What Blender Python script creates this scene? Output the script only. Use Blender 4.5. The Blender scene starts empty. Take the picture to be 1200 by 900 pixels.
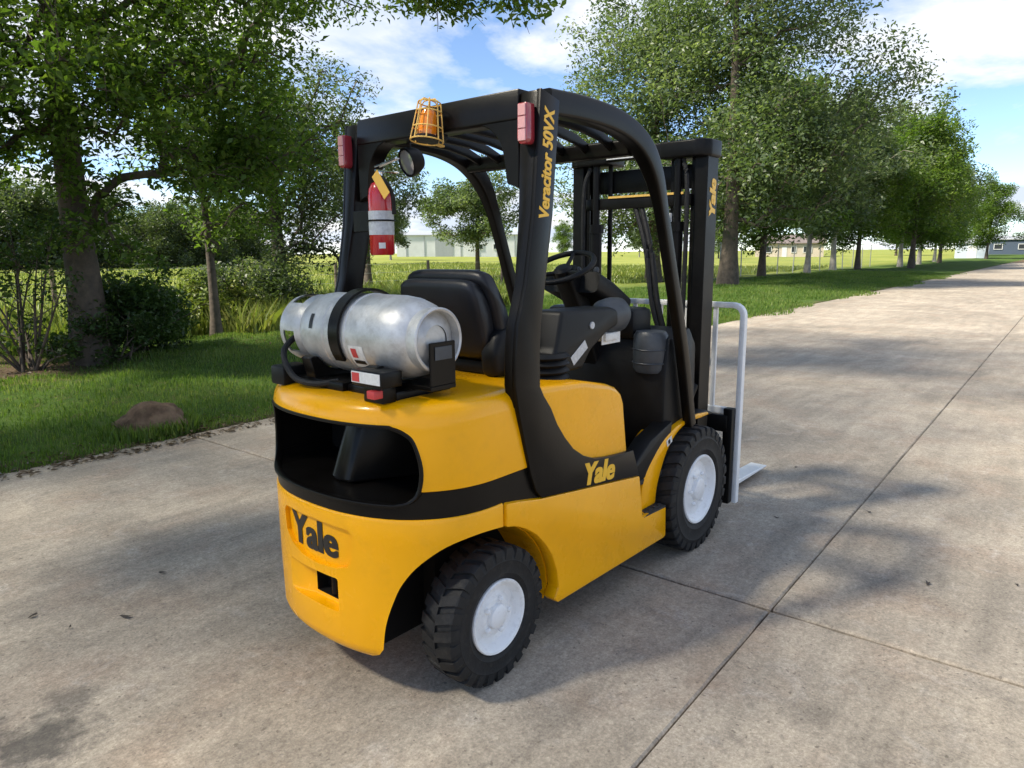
import bpy, bmesh, math, random
import numpy as np
from mathutils import Vector, Matrix, noise as mnoise

SC = bpy.context.scene
COL = SC.collection
rad = math.radians

# ------------------------------------------------------------------ camera
CAM = np.array([-1.8162, -2.1371, 1.5917])
YAW, PITCH, ROLL, FPX = rad(40.145), rad(10.557), rad(-0.464), 827.2
def cam_axes():
    f = np.array([math.cos(YAW)*math.cos(PITCH), math.sin(YAW)*math.cos(PITCH), -math.sin(PITCH)])
    r = np.array([math.sin(YAW), -math.cos(YAW), 0.0]); u = np.cross(r, f)
    c, s = math.cos(ROLL), math.sin(ROLL)
    return c*r + s*u, -s*r + c*u, f
_r, _u, _f = cam_axes()
cam = bpy.data.cameras.new('camera'); cam_o = bpy.data.objects.new('camera', cam); COL.objects.link(cam_o)
cam.sensor_fit = 'HORIZONTAL'; cam.sensor_width = 36.0; cam.lens = 36.0*FPX/1200.0
cam.clip_start = 0.05; cam.clip_end = 6000
cam_o.matrix_world = Matrix(((_r[0], _u[0], -_f[0], CAM[0]), (_r[1], _u[1], -_f[1], CAM[1]), (_r[2], _u[2], -_f[2], CAM[2]), (0, 0, 0, 1)))
SC.camera = cam_o

# ------------------------------------------------------------------ sky, sun, exposure
SUN_EL, SUN_AZ = rad(48), rad(147)           # azimuth counted from +x towards +y
W = bpy.data.worlds.new('World'); SC.world = W; W.use_nodes = True
nt = W.node_tree; nt.nodes.clear()
def N(t, kind, **kw):
    n = t.nodes.new(kind)
    for k, v in kw.items(): setattr(n, k, v)
    return n
sky = N(nt, 'ShaderNodeTexSky', sky_type='NISHITA', sun_disc=False)
sky.sun_elevation = SUN_EL; sky.sun_rotation = rad(90) - SUN_AZ
sky.altitude = 50; sky.air_density = 0.7; sky.dust_density = 0.0; sky.ozone_density = 2.5
geo = N(nt, 'ShaderNodeTexCoord'); sep = N(nt, 'ShaderNodeSeparateXYZ'); nt.links.new(geo.outputs['Generated'], sep.inputs[0])
mz = N(nt, 'ShaderNodeMath', operation='MAXIMUM'); mz.inputs[1].default_value = 0.0; nt.links.new(sep.outputs['Z'], mz.inputs[0])
az = N(nt, 'ShaderNodeMath', operation='ADD'); az.inputs[1].default_value = 0.16; nt.links.new(mz.outputs[0], az.inputs[0])
dx = N(nt, 'ShaderNodeMath', operation='DIVIDE'); nt.links.new(sep.outputs['X'], dx.inputs[0]); nt.links.new(az.outputs[0], dx.inputs[1])
dy = N(nt, 'ShaderNodeMath', operation='DIVIDE'); nt.links.new(sep.outputs['Y'], dy.inputs[0]); nt.links.new(az.outputs[0], dy.inputs[1])
cmb = N(nt, 'ShaderNodeCombineXYZ'); nt.links.new(dx.outputs[0], cmb.inputs[0]); nt.links.new(dy.outputs[0], cmb.inputs[1])
cn = N(nt, 'ShaderNodeTexNoise'); cn.inputs['Scale'].default_value = 1.0; cn.inputs['Detail'].default_value = 9; cn.inputs['Roughness'].default_value = 0.56; cn.inputs['Distortion'].default_value = 0.25
off = N(nt, 'ShaderNodeVectorMath', operation='ADD'); off.inputs[1].default_value = (10.38, 12.81, 2.5)
nt.links.new(cmb.outputs[0], off.inputs[0]); nt.links.new(off.outputs[0], cn.inputs['Vector'])
cr = N(nt, 'ShaderNodeValToRGB'); cr.color_ramp.elements[0].position = 0.45; cr.color_ramp.elements[1].position = 0.555
cr.color_ramp.elements[0].color = (0, 0, 0, 1); cr.color_ramp.elements[1].color = (1, 1, 1, 1)
nt.links.new(cn.outputs['Fac'], cr.inputs['Fac'])
cn2 = N(nt, 'ShaderNodeTexNoise'); cn2.inputs['Scale'].default_value = 1.6; cn2.inputs['Detail'].default_value = 6
off2 = N(nt, 'ShaderNodeVectorMath', operation='ADD'); off2.inputs[1].default_value = (9.1, 4.2, 2.0)
nt.links.new(cmb.outputs[0], off2.inputs[0]); nt.links.new(off2.outputs[0], cn2.inputs['Vector'])
ccol = N(nt, 'ShaderNodeMix', data_type='RGBA'); ccol.inputs['A'].default_value = (3.2, 3.6, 4.3, 1); ccol.inputs['B'].default_value = (5.0, 5.0, 5.05, 1)
cr2 = N(nt, 'ShaderNodeValToRGB'); cr2.color_ramp.elements[0].position = 0.42; cr2.color_ramp.elements[1].position = 0.64
nt.links.new(cn2.outputs['Fac'], cr2.inputs['Fac']); nt.links.new(cr2.outputs['Color'], ccol.inputs['Factor'])
smix = N(nt, 'ShaderNodeMix', data_type='RGBA'); nt.links.new(cr.outputs['Color'], smix.inputs['Factor'])
nt.links.new(sky.outputs[0], smix.inputs['A']); nt.links.new(ccol.outputs['Result'], smix.inputs['B'])
bg = N(nt, 'ShaderNodeBackground'); bg.inputs['Strength'].default_value = 0.068
nt.links.new(smix.outputs['Result'], bg.inputs['Color'])
out = N(nt, 'ShaderNodeOutputWorld'); nt.links.new(bg.outputs[0], out.inputs['Surface'])

sun = bpy.data.lights.new('sun', 'SUN'); sun.energy = 2.6; sun.angle = rad(5.0); sun.color = (1.0, 0.92, 0.77)
sun_o = bpy.data.objects.new('sun', sun); COL.objects.link(sun_o)
sd = Vector((math.cos(SUN_EL)*math.cos(SUN_AZ), math.cos(SUN_EL)*math.sin(SUN_AZ), math.sin(SUN_EL)))
sun_o.rotation_euler = sd.to_track_quat('Z', 'Y').to_euler(); sun_o.location = (0, 0, 40)

SC.view_settings.view_transform = 'Standard'; SC.view_settings.look = 'None'
SC.view_settings.exposure = 1.88; SC.view_settings.gamma = 1.0
SC.render.engine = 'CYCLES'
SC.cycles.use_denoising = True
SC.cycles.max_bounces = 8; SC.cycles.diffuse_bounces = 4; SC.cycles.glossy_bounces = 4; SC.cycles.transmission_bounces = 6; SC.cycles.transparent_max_bounces = 8
SC.cycles.sample_clamp_indirect = 6

# ------------------------------------------------------------------ materials
MAT = {}
def mat(name, color, rough=0.5, metal=0.0, coat=0.0, var=0.0, vscale=8.0, bump=0.0, bscale=60.0, spec=0.5, dirt=None, emit=None):
    m = bpy.data.materials.new(name); m.use_nodes = True; t = m.node_tree
    b = t.nodes['Principled BSDF']
    b.inputs['Roughness'].default_value = rough; b.inputs['Metallic'].default_value = metal
    b.inputs['Coat Weight'].default_value = coat; b.inputs['Coat Roughness'].default_value = 0.05
    b.inputs['Specular IOR Level'].default_value = spec
    b.inputs['Base Color'].default_value = (*color, 1)
    tc = N(t, 'ShaderNodeTexCoord')
    if var > 0 or dirt:
        n = N(t, 'ShaderNodeTexNoise'); n.inputs['Scale'].default_value = vscale; n.inputs['Detail'].default_value = 6; n.inputs['Roughness'].default_value = 0.65
        t.links.new(tc.outputs['Object'], n.inputs['Vector'])
        r = N(t, 'ShaderNodeValToRGB'); r.color_ramp.elements[0].position = 0.3; r.color_ramp.elements[1].position = 0.7
        r.color_ramp.elements[0].color = (*[c*(1-var) for c in color], 1); r.color_ramp.elements[1].color = (*[min(1, c*(1+var)) for c in color], 1)
        t.links.new(n.outputs['Fac'], r.inputs['Fac']); last = r.outputs['Color']
        if dirt:
            n2 = N(t, 'ShaderNodeTexNoise'); n2.inputs['Scale'].default_value = vscale*2.3; n2.inputs['Detail'].default_value = 8; n2.inputs['Roughness'].default_value = 0.7
            t.links.new(tc.outputs['Object'], n2.inputs['Vector'])
            r2 = N(t, 'ShaderNodeValToRGB'); r2.color_ramp.elements[0].position = 0.52; r2.color_ramp.elements[1].position = 0.78
            r2.color_ramp.elements[1].color = (dirt[3],)*3 + (1,)
            t.links.new(n2.outputs['Fac'], r2.inputs['Fac'])
            mx = N(t, 'ShaderNodeMix', data_type='RGBA'); mx.inputs['B'].default_value = (*dirt[:3], 1)
            t.links.new(r2.outputs['Color'], mx.inputs['Factor']); t.links.new(last, mx.inputs['A']); last = mx.outputs['Result']
        t.links.new(last, b.inputs['Base Color'])
        rr = N(t, 'ShaderNodeMapRange'); rr.inputs['To Min'].default_value = max(0.02, rough*0.8); rr.inputs['To Max'].default_value = min(1, rough*1.3)
        t.links.new(n.outputs['Fac'], rr.inputs['Value']); t.links.new(rr.outputs[0], b.inputs['Roughness'])
    if bump > 0:
        nb = N(t, 'ShaderNodeTexNoise'); nb.inputs['Scale'].default_value = bscale; nb.inputs['Detail'].default_value = 5
        t.links.new(tc.outputs['Object'], nb.inputs['Vector'])
        bp = N(t, 'ShaderNodeBump'); bp.inputs['Strength'].default_value = bump; bp.inputs['Distance'].default_value = 0.01
        t.links.new(nb.outputs['Fac'], bp.inputs['Height']); t.links.new(bp.outputs[0], b.inputs['Normal'])
    if emit:
        b.inputs['Emission Color'].default_value = (*emit[:3], 1); b.inputs['Emission Strength'].default_value = emit[3]
    MAT[name] = m
    return m
mat('yellow', (0.93, 0.425, 0.0005), 0.26, coat=0.22, spec=0.3, var=0.04, vscale=3, bump=0.02, bscale=45, dirt=(0.45, 0.24, 0.02, 0.2))
mat('black_paint', (0.0055, 0.0048, 0.0043), 0.30, var=0.25, vscale=5, bump=0.03, bscale=120, spec=0.18, dirt=(0.04, 0.032, 0.026, 0.10))
mat('mast_black', (0.0055, 0.0052, 0.005), 0.36, var=0.3, vscale=9, bump=0.05, bscale=90, spec=0.18, dirt=(0.045, 0.036, 0.03, 0.15))
mat('black_plastic', (0.0070, 0.0072, 0.0078), 0.45, spec=0.25, var=0.2, vscale=9, bump=0.06, bscale=260)
mat('vinyl', (0.012, 0.013, 0.017), 0.40, spec=0.4, var=0.2, vscale=7, bump=0.08, bscale=320)
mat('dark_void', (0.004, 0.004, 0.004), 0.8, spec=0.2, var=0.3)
mat('rubber', (0.0115, 0.0115, 0.012), 0.62, spec=0.35, var=0.3, vscale=12, bump=0.12, bscale=90, dirt=(0.13, 0.115, 0.095, 0.22))
mat('white_paint', (0.80, 0.80, 0.79), 0.42, var=0.04, vscale=8, bump=0.03, bscale=70, dirt=(0.42, 0.38, 0.32, 0.30))
mat('rim_white', (0.80, 0.81, 0.82), 0.36, var=0.05, vscale=14, dirt=(0.35, 0.33, 0.30, 0.45))
mat('tank_metal', (0.56, 0.56, 0.55), 0.42, metal=0.5, var=0.22, vscale=12, bump=0.14, bscale=60, dirt=(0.30, 0.27, 0.22, 0.5))
mat('steel', (0.42, 0.42, 0.42), 0.3, metal=1.0, var=0.15)
mat('chrome', (0.75, 0.75, 0.76), 0.12, metal=1.0)
mat('lamp_red', (0.30, 0.03, 0.04), 0.2, coat=0.8)
mat('lamp_pale', (0.60, 0.30, 0.29), 0.2, coat=0.8)
mat('extinguisher_red', (0.50, 0.012, 0.018), 0.25, coat=0.6)
mat('label_white', (0.72, 0.72, 0.70), 0.5, var=0.12, vscale=60)
mat('label_silver', (0.50, 0.52, 0.54), 0.4, var=0.2, vscale=70)
mat('label_red', (0.55, 0.05, 0.05), 0.5)
mat('tag_yellow', (0.80, 0.47, 0.08), 0.6)
mat('letter_yellow', (0.86, 0.50, 0.03), 0.4)
mat('letter_black', (0.012, 0.012, 0.012), 0.35)
mat('amber', (0.85, 0.26, 0.01), 0.18, coat=0.7)
mat('cage_yellow', (0.80, 0.50, 0.12), 0.4)
mat('lens', (0.65, 0.66, 0.67), 0.15, metal=0.6)
mat('grey_plastic', (0.045, 0.052, 0.062), 0.45, var=0.2, vscale=20)
mat('tread', (0.030, 0.030, 0.030), 0.8, bump=1.0, bscale=70, var=0.4, vscale=30)
mat('bark', (0.085, 0.066, 0.050), 0.9, var=0.5, vscale=6, bump=0.8, bscale=18)
mat('pale_bark', (0.34, 0.31, 0.27), 0.9, var=0.35, vscale=4, bump=0.6, bscale=14)
mat('wood_post', (0.13, 0.10, 0.075), 0.9, var=0.4, vscale=7, bump=0.6, bscale=25)
mat('galvanised', (0.36, 0.37, 0.37), 0.5, metal=0.6, var=0.2)
mat('wall_white', (0.66, 0.67, 0.68), 0.7, var=0.08, vscale=0.6)
mat('wall_tan', (0.50, 0.43, 0.35), 0.8, var=0.12, vscale=0.8)
mat('roof_brown', (0.16, 0.13, 0.12), 0.8, var=0.25, vscale=1.5)
mat('roof_metal', (0.36, 0.38, 0.40), 0.5, var=0.1)
mat('wall_blue', (0.06, 0.085, 0.13), 0.6, var=0.2)
mat('wall_pale_blue', (0.50, 0.56, 0.64), 0.7, var=0.1)
mat('window_dark', (0.03, 0.035, 0.04), 0.15)
mat('rock', (0.150, 0.100, 0.066), 0.95, var=0.6, vscale=5, bump=1.0, bscale=14, spec=0.1, dirt=(0.20, 0.155, 0.09, 0.8))
mat('dry_leaf', (0.16, 0.095, 0.05), 0.8, var=0.5, vscale=3)
mat('joint', (0.022, 0.020, 0.018), 0.95, var=0.4, vscale=3)

def foliage(name, cols, trans=0.45):
    m = bpy.data.materials.new(name); m.use_nodes = True; t = m.node_tree; t.nodes.clear()
    at = N(t, 'ShaderNodeAttribute', attribute_name='tint')
    r = N(t, 'ShaderNodeValToRGB')
    r.color_ramp.elements[0].color = (*cols[0], 1); r.color_ramp.elements[1].color = (*cols[-1], 1)
    for i, c in enumerate(cols[1:-1]):
        e = r.color_ramp.elements.new((i+1)/(len(cols)-1)); e.color = (*c, 1)
    t.links.new(at.outputs['Fac'], r.inputs['Fac'])
    p = N(t, 'ShaderNodeBsdfPrincipled'); p.inputs['Roughness'].default_value = 0.42; p.inputs['Specular IOR Level'].default_value = 0.5
    t.links.new(r.outputs['Color'], p.inputs['Base Color'])
    tr = N(t, 'ShaderNodeBsdfTranslucent')
    hs = N(t, 'ShaderNodeMix', data_type='RGBA', blend_type='MULTIPLY'); hs.inputs['Factor'].default_value = 1.0; hs.inputs['B'].default_value = (1.25, 1.35, 0.55, 1)
    t.links.new(r.outputs['Color'], hs.inputs['A']); t.links.new(hs.outputs['Result'], tr.inputs['Color'])
    mx = N(t, 'ShaderNodeMixShader'); mx.inputs['Fac'].default_value = trans
    t.links.new(p.outputs[0], mx.inputs[1]); t.links.new(tr.outputs[0], mx.inputs[2])
    o = N(t, 'ShaderNodeOutputMaterial'); t.links.new(mx.outputs[0], o.inputs['Surface'])
    MAT[name] = m
foliage('leaf_mid', [(0.055, 0.105, 0.022), (0.110, 0.185, 0.036), (0.200, 0.270, 0.065)], 0.55)
foliage('leaf_dark', [(0.040, 0.064, 0.030), (0.075, 0.108, 0.050), (0.130, 0.165, 0.085)], 0.5)
foliage('leaf_grey', [(0.052, 0.088, 0.040), (0.115, 0.165, 0.080), (0.240, 0.285, 0.175)], 0.5)
foliage('leaf_bush', [(0.024, 0.052, 0.016), (0.050, 0.095, 0.026), (0.090, 0.140, 0.036)], 0.4)
foliage('blade', [(0.065, 0.125, 0.022), (0.120, 0.200, 0.034), (0.240, 0.270, 0.085)], 0.45)
foliage('weed', [(0.085, 0.140, 0.030), (0.170, 0.220, 0.050), (0.300, 0.300, 0.100)], 0.4)
foliage('litter', [(0.060, 0.040, 0.024), (0.110, 0.078, 0.046), (0.200, 0.155, 0.090)], 0.1)

# concrete -----------------------------------------------------------
def concrete():
    m = bpy.data.materials.new('concrete'); m.use_nodes = True; t = m.node_tree; b = t.nodes['Principled BSDF']
    g = N(t, 'ShaderNodeNewGeometry')
    def noise(scale, detail=6, rough=0.6, dist=0.0):
        n = N(t, 'ShaderNodeTexNoise'); n.inputs['Scale'].default_value = scale; n.inputs['Detail'].default_value = detail
        n.inputs['Roughness'].default_value = rough; n.inputs['Distortion'].default_value = dist
        t.links.new(g.outputs['Position'], n.inputs['Vector']); return n.outputs['Fac']
    def ramp(fac, p0, p1, c0, c1):
        r = N(t, 'ShaderNodeValToRGB'); e = r.color_ramp.elements
        e[0].position, e[1].position = p0, p1
        e[0].color = (*c0, 1); e[1].color = (*c1, 1)
        t.links.new(fac, r.inputs['Fac']); return r.outputs['Color']
    def mixc(fac, a, bb, mode='MIX'):
        x = N(t, 'ShaderNodeMix', data_type='RGBA', blend_type=mode)
        for k, v in (('Factor', fac), ('A', a), ('B', bb)):
            if hasattr(v, 'is_linked') or not isinstance(v, (float, tuple)): t.links.new(v, x.inputs[k])
            else: x.inputs[k].default_value = v if isinstance(v, float) else (*v, 1)
        return x.outputs['Result']
    base = ramp(noise(0.55, 8, 0.65, 0.4), 0.32, 0.68, (0.268, 0.236, 0.194), (0.440, 0.390, 0.320))
    # broom / drag streaks, stretched along the slab
    mp = N(t, 'ShaderNodeMapping'); mp.inputs['Scale'].default_value = (0.7, 5.0, 1.0); mp.inputs['Rotation'].default_value = (0, 0, rad(-32))
    t.links.new(g.outputs['Position'], mp.inputs['Vector'])
    ns = N(t, 'ShaderNodeTexNoise'); ns.inputs['Scale'].default_value = 1.3; ns.inputs['Detail'].default_value = 7; ns.inputs['Roughness'].default_value = 0.6
    t.links.new(mp.outputs[0], ns.inputs['Vector'])
    base = mixc(0.55, base, ramp(ns.outputs['Fac'], 0.3, 0.7, (0.62, 0.62, 0.62), (1.25, 1.23, 1.2)), 'MULTIPLY')
    base = mixc(ramp(noise(2.3, 5, 0.6), 0.48, 0.70, (0, 0, 0), (0.65, 0.65, 0.65)), base, (0.33, 0.255, 0.195))
    base = mixc(ramp(noise(4.6, 7, 0.7, 0.6), 0.56, 0.74, (0, 0, 0), (0.6, 0.6, 0.6)), base, (0.46, 0.43, 0.39))
    base = mixc(ramp(noise(3.1, 8, 0.75, 0.8), 0.57, 0.72, (0, 0, 0), (0.6, 0.6, 0.6)), base, (0.17, 0.155, 0.14))
    base = mixc(0.65, base, ramp(noise(85, 4, 0.8), 0.3, 0.7, (0.58, 0.58, 0.58), (1.38, 1.38, 1.38)), 'MULTIPLY')
    base = mixc(0.6, base, ramp(noise(1.6, 9, 0.75, 1.2), 0.32, 0.68, (0.66, 0.65, 0.64), (1.28, 1.26, 1.24)), 'MULTIPLY')
    base = mixc(0.7, base, ramp(noise(30, 6, 0.85), 0.34, 0.66, (0.64, 0.635, 0.63), (1.34, 1.34, 1.34)), 'MULTIPLY')
    base = mixc(ramp(noise(260, 2, 0.5), 0.66, 0.72, (0, 0, 0), (0.55, 0.55, 0.55)), base, (0.08, 0.07, 0.06))
    vo = N(t, 'ShaderNodeTexVoronoi'); vo.inputs['Scale'].default_value = 120; t.links.new(g.outputs['Position'], vo.inputs['Vector'])
    base = mixc(0.32, base, ramp(vo.outputs['Color'], 0.1, 0.9, (0.68, 0.67, 0.66), (1.32, 1.31, 1.30)), 'MULTIPLY')
    base = mixc(ramp(noise(38, 3, 0.5), 0.655, 0.70, (0, 0, 0), (0.6, 0.6, 0.6)), base, (0.10, 0.085, 0.07))
    # old oil blotch and a few drips
    for (x, y, rr, st) in ((-1.24, 0.42, 0.17, 0.75), (-1.08, 0.60, 0.10, 0.5), (-1.36, 0.62, 0.10, 0.5), (2.6, 0.9, 0.25, 0.35), (0.55, -1.5, 0.10, 0.3)):
        vd = N(t, 'ShaderNodeVectorMath', operation='DISTANCE'); vd.inputs[1].default_value = (x, y, 0)
        t.links.new(g.outputs['Position'], vd.inputs[0])
        ad = N(t, 'ShaderNodeMath', operation='MULTIPLY_ADD'); t.links.new(noise(14, 5, 0.7), ad.inputs[0]); ad.inputs[1].default_value = rr*2.2; t.links.new(vd.outputs['Value'], ad.inputs[2])
        mr = N(t, 'ShaderNodeMapRange'); mr.inputs['From Min'].default_value = rr*1.5; mr.inputs['From Max'].default_value = rr*2.3; mr.inputs['To Min'].default_value = st; mr.inputs['To Max'].default_value = 0
        t.links.new(ad.outputs[0], mr.inputs['Value']); base = mixc(mr.outputs[0], base, (0.045, 0.043, 0.042))
    t.links.new(base, b.inputs['Base Color'])
    b.inputs['Roughness'].default_value = 0.85; b.inputs['Specular IOR Level'].default_value = 0.25
    ad = N(t, 'ShaderNodeMath', operation='ADD'); t.links.new(noise(70, 6, 0.8), ad.inputs[0]); t.links.new(noise(9, 5, 0.7), ad.inputs[1])
    bp = N(t, 'ShaderNodeBump'); bp.inputs['Strength'].default_value = 0.35; bp.inputs['Distance'].default_value = 0.012
    t.links.new(ad.outputs[0], bp.inputs['Height']); t.links.new(bp.outputs[0], b.inputs['Normal'])
    MAT['concrete'] = m
concrete()

ROT = rad(1.63); OX, OY = 1.177, -1.134
def G(u, v, z=0.0):
    return (OX + u*math.cos(ROT) - v*math.sin(ROT), OY + u*math.sin(ROT) + v*math.cos(ROT), z)
def Ginv(x, y):
    a, b = x-OX, y-OY
    return (a*math.cos(ROT) + b*math.sin(ROT), -a*math.sin(ROT) + b*math.cos(ROT))
EDGE = 5.20

def ground_mat():
    m = bpy.data.materials.new('turf_soil'); m.use_nodes = True; t = m.node_tree; b = t.nodes['Principled BSDF']
    g = N(t, 'ShaderNodeNewGeometry')
    mp = N(t, 'ShaderNodeVectorMath', operation='SUBTRACT'); mp.inputs[1].default_value = (OX, OY, 0); t.links.new(g.outputs['Position'], mp.inputs[0])
    ro = N(t, 'ShaderNodeVectorRotate', rotation_type='Z_AXIS'); ro.inputs['Angle'].default_value = -ROT; t.links.new(mp.outputs[0], ro.inputs['Vector'])
    sp = N(t, 'ShaderNodeSeparateXYZ'); t.links.new(ro.outputs[0], sp.inputs[0])
    def noise(scale, detail=6, rough=0.6):
        n = N(t, 'ShaderNodeTexNoise'); n.inputs['Scale'].default_value = scale; n.inputs['Detail'].default_value = detail; n.inputs['Roughness'].default_value = rough
        t.links.new(g.outputs['Position'], n.inputs['Vector']); return n.outputs['Fac']
    def ramp(fac, p0, p1, c0, c1):
        r = N(t, 'ShaderNodeValToRGB'); e = r.color_ramp.elements; e[0].position, e[1].position = p0, p1
        e[0].color = (*c0, 1); e[1].color = (*c1, 1); t.links.new(fac, r.inputs['Fac']); return r.outputs['Color']
    def mixc(fac, a, bb):
        x = N(t, 'ShaderNodeMix', data_type='RGBA')
        for k, v in (('Factor', fac), ('A', a), ('B', bb)):
            if isinstance(v, float): x.inputs[k].default_value = v
            elif isinstance(v, tuple): x.inputs[k].default_value = (*v, 1)
            else: t.links.new(v, x.inputs[k])
        return x.outputs['Result']
    lawn = ramp(noise(1.7, 8, 0.7), 0.3, 0.7, (0.040, 0.080, 0.016), (0.090, 0.150, 0.030))
    lawn = mixc(ramp(noise(5, 8, 0.75), 0.52, 0.7, (0, 0, 0), (0.7, 0.7, 0.7)), lawn, (0.13, 0.10, 0.055))
    field = ramp(noise(0.12, 9, 0.72), 0.3, 0.72, (0.15, 0.20, 0.035), (0.34, 0.34, 0.09))
    def mr(src, a, bb):
        x = N(t, 'ShaderNodeMapRange', interpolation_type='SMOOTHSTEP'); x.inputs['From Min'].default_value = a; x.inputs['From Max'].default_value = bb
        t.links.new(src, x.inputs['Value']); return x.outputs[0]
    col = mixc(mr(sp.outputs['Y'], 12.5, 17.0), lawn, field)
    vn = N(t, 'ShaderNodeMath', operation='MULTIPLY_ADD'); t.links.new(noise(2.2, 6, 0.7), vn.inputs[0]); vn.inputs[1].default_value = -1.6; t.links.new(sp.outputs['Y'], vn.inputs[2])
    dirt = ramp(noise(16, 6, 0.8), 0.35, 0.7, (0.075, 0.052, 0.034), (0.19, 0.14, 0.09))
    inv = N(t, 'ShaderNodeMath', operation='SUBTRACT'); inv.inputs[0].default_value = 1.0; t.links.new(mr(vn.outputs[0], EDGE-1.0, EDGE-0.35), inv.inputs[1])
    col = mixc(inv.outputs[0], col, dirt)
    vd = N(t, 'ShaderNodeVectorMath', operation='DISTANCE'); vd.inputs[1].default_value = (0.6, 9.3, 0); t.links.new(g.outputs['Position'], vd.inputs[0])
    va = N(t, 'ShaderNodeMath', operation='MULTIPLY_ADD'); t.links.new(noise(1.4, 5, 0.7), va.inputs[0]); va.inputs[1].default_value = 3.0; t.links.new(vd.outputs['Value'], va.inputs[2])
    inv2 = N(t, 'ShaderNodeMath', operation='SUBTRACT'); inv2.inputs[0].default_value = 1.0; t.links.new(mr(va.outputs[0], 2.6, 3.7), inv2.inputs[1])
    col = mixc(inv2.outputs[0], col, dirt)
    t.links.new(col, b.inputs['Base Color']); b.inputs['Roughness'].default_value = 0.95; b.inputs['Specular IOR Level'].default_value = 0.1
    bp = N(t, 'ShaderNodeBump'); bp.inputs['Strength'].default_value = 0.8; bp.inputs['Distance'].default_value = 0.05
    t.links.new(noise(12, 7, 0.8), bp.inputs['Height']); t.links.new(bp.outputs[0], b.inputs['Normal'])
    MAT['turf_soil'] = m
ground_mat()

# ------------------------------------------------------------------ mesh helpers
def finish(me, smooth=35):
    if smooth:
        me.polygons.foreach_set('use_smooth', [True]*len(me.polygons))
        me.set_sharp_from_angle(angle=rad(smooth))
    me.update()
def link(name, me, parent=None, loc=None):
    o = bpy.data.objects.new(name, me); COL.objects.link(o)
    if parent is not None: o.parent = parent
    if loc is not None: o.location = loc
    return o
def setm(me, m):
    me.materials.clear()
    for x in ([m] if isinstance(m, str) else m): me.materials.append(MAT[x])
def obj(name, bm, m, parent=None, smooth=35, loc=None):
    bmesh.ops.recalc_face_normals(bm, faces=bm.faces)
    me = bpy.data.meshes.new(name); bm.to_mesh(me); bm.free(); setm(me, m); finish(me, smooth)
    return link(name, me, parent, loc)
def tag(o, label=None, cat=None, group=None, kind=None):
    if label: o['label'] = label
    if cat: o['category'] = cat
    if group: o['group'] = group
    if kind: o['kind'] = kind
    return o
def empty(name, loc=(0, 0, 0), rz=0.0):
    o = bpy.data.objects.new(name, None); COL.objects.link(o); o.location = loc; o.rotation_euler = (0, 0, rz); o.empty_display_size = 0.2
    return o
def copy_tree(o, parent=None):
    c = o.copy(); COL.objects.link(c); c.parent = parent
    for ch in list(o.children): copy_tree(ch, c)
    return c
def BM(): return bmesh.new()
def merge(bm, other):
    me = bpy.data.meshes.new('tmp'); other.to_mesh(me); other.free(); bm.from_mesh(me); bpy.data.meshes.remove(me)
def bev(b, w, seg=2, ang=None):
    if w > 0:
        es = [e for e in b.edges if ang is None or (len(e.link_faces) == 2 and e.calc_face_angle(0) > ang)]
        bmesh.ops.bevel(b, geom=es, offset=w, segments=seg, profile=0.5, affect='EDGES', clamp_overlap=True)
def box(bm, x0, x1, y0, y1, z0, z1, w=0.0, seg=2, M=None):
    b = BM(); bmesh.ops.create_cube(b, size=1)
    for v in b.verts: v.co = Vector(((x0+x1)/2 + v.co.x*(x1-x0), (y0+y1)/2 + v.co.y*(y1-y0), (z0+z1)/2 + v.co.z*(z1-z0)))
    bev(b, w, seg)
    if M is not None: b.transform(M)
    merge(bm, b)
def prism(bm, poly, a0, a1, axis='y', w=0.0, seg=2, M=None, ang=0.3):
    """poly in (x,z) for axis y, (y,z) for x, (x,y) for z; extruded a0..a1"""
    b = BM()
    def P(p, a): return {'y': (p[0], a, p[1]), 'x': (a, p[0], p[1]), 'z': (p[0], p[1], a)}[axis]
    A = [b.verts.new(P(p, a0)) for p in poly]; B = [b.verts.new(P(p, a1)) for p in poly]; n = len(poly)
    b.faces.new(A); b.faces.new(B[::-1])
    for i in range(n): b.faces.new((A[i], B[i], B[(i+1) % n], A[(i+1) % n]))
    bmesh.ops.recalc_face_normals(b, faces=b.faces)
    bev(b, w, seg, ang)
    if M is not None: b.transform(M)
    merge(bm, b)
def spline(pts, n):
    P = [np.array(p, float) for p in pts]; P = [2*P[0]-P[1]] + P + [2*P[-1]-P[-2]]; outp = []
    for i in range(1, len(P)-2):
        for k in range(n):
            t = k/n; a, b, c, d = P[i-1], P[i], P[i+1], P[i+2]
            outp.append(0.5*((2*b) + (c-a)*t + (2*a-5*b+4*c-d)*t*t + (-a+3*b-3*c+d)*t**3))
    outp.append(P[-2]); return outp
def sweep(bm, path, section, up=(0, 1, 0), scale=None, cap=True):
    """section: list of (a,b): a along side (cross of tangent, up), b along up"""
    P = [Vector(p) for p in path]; rings = []; n = len(P); U = Vector(up)
    for i, p in enumerate(P):
        t = (P[min(i+1, n-1)] - P[max(i-1, 0)]).normalized()
        s = t.cross(U)
        if s.length < 1e-4: s = t.cross(Vector((1, 0, 0)))
        s.normalize(); u = s.cross(t).normalized()
        k = 1 if scale is None else scale[i]
        rings.append([bm.verts.new(p + s*a*k + u*b*k) for a, b in section])
    m = len(section)
    for i in range(n-1):
        for j in range(m): bm.faces.new((rings[i][j], rings[i][(j+1) % m], rings[i+1][(j+1) % m], rings[i+1][j]))
    if cap: bm.faces.new(rings[0][::-1]); bm.faces.new(rings[-1])
def circ(r, n=12): return [(r*math.cos(2*math.pi*i/n), r*math.sin(2*math.pi*i/n)) for i in range(n)]
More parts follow.
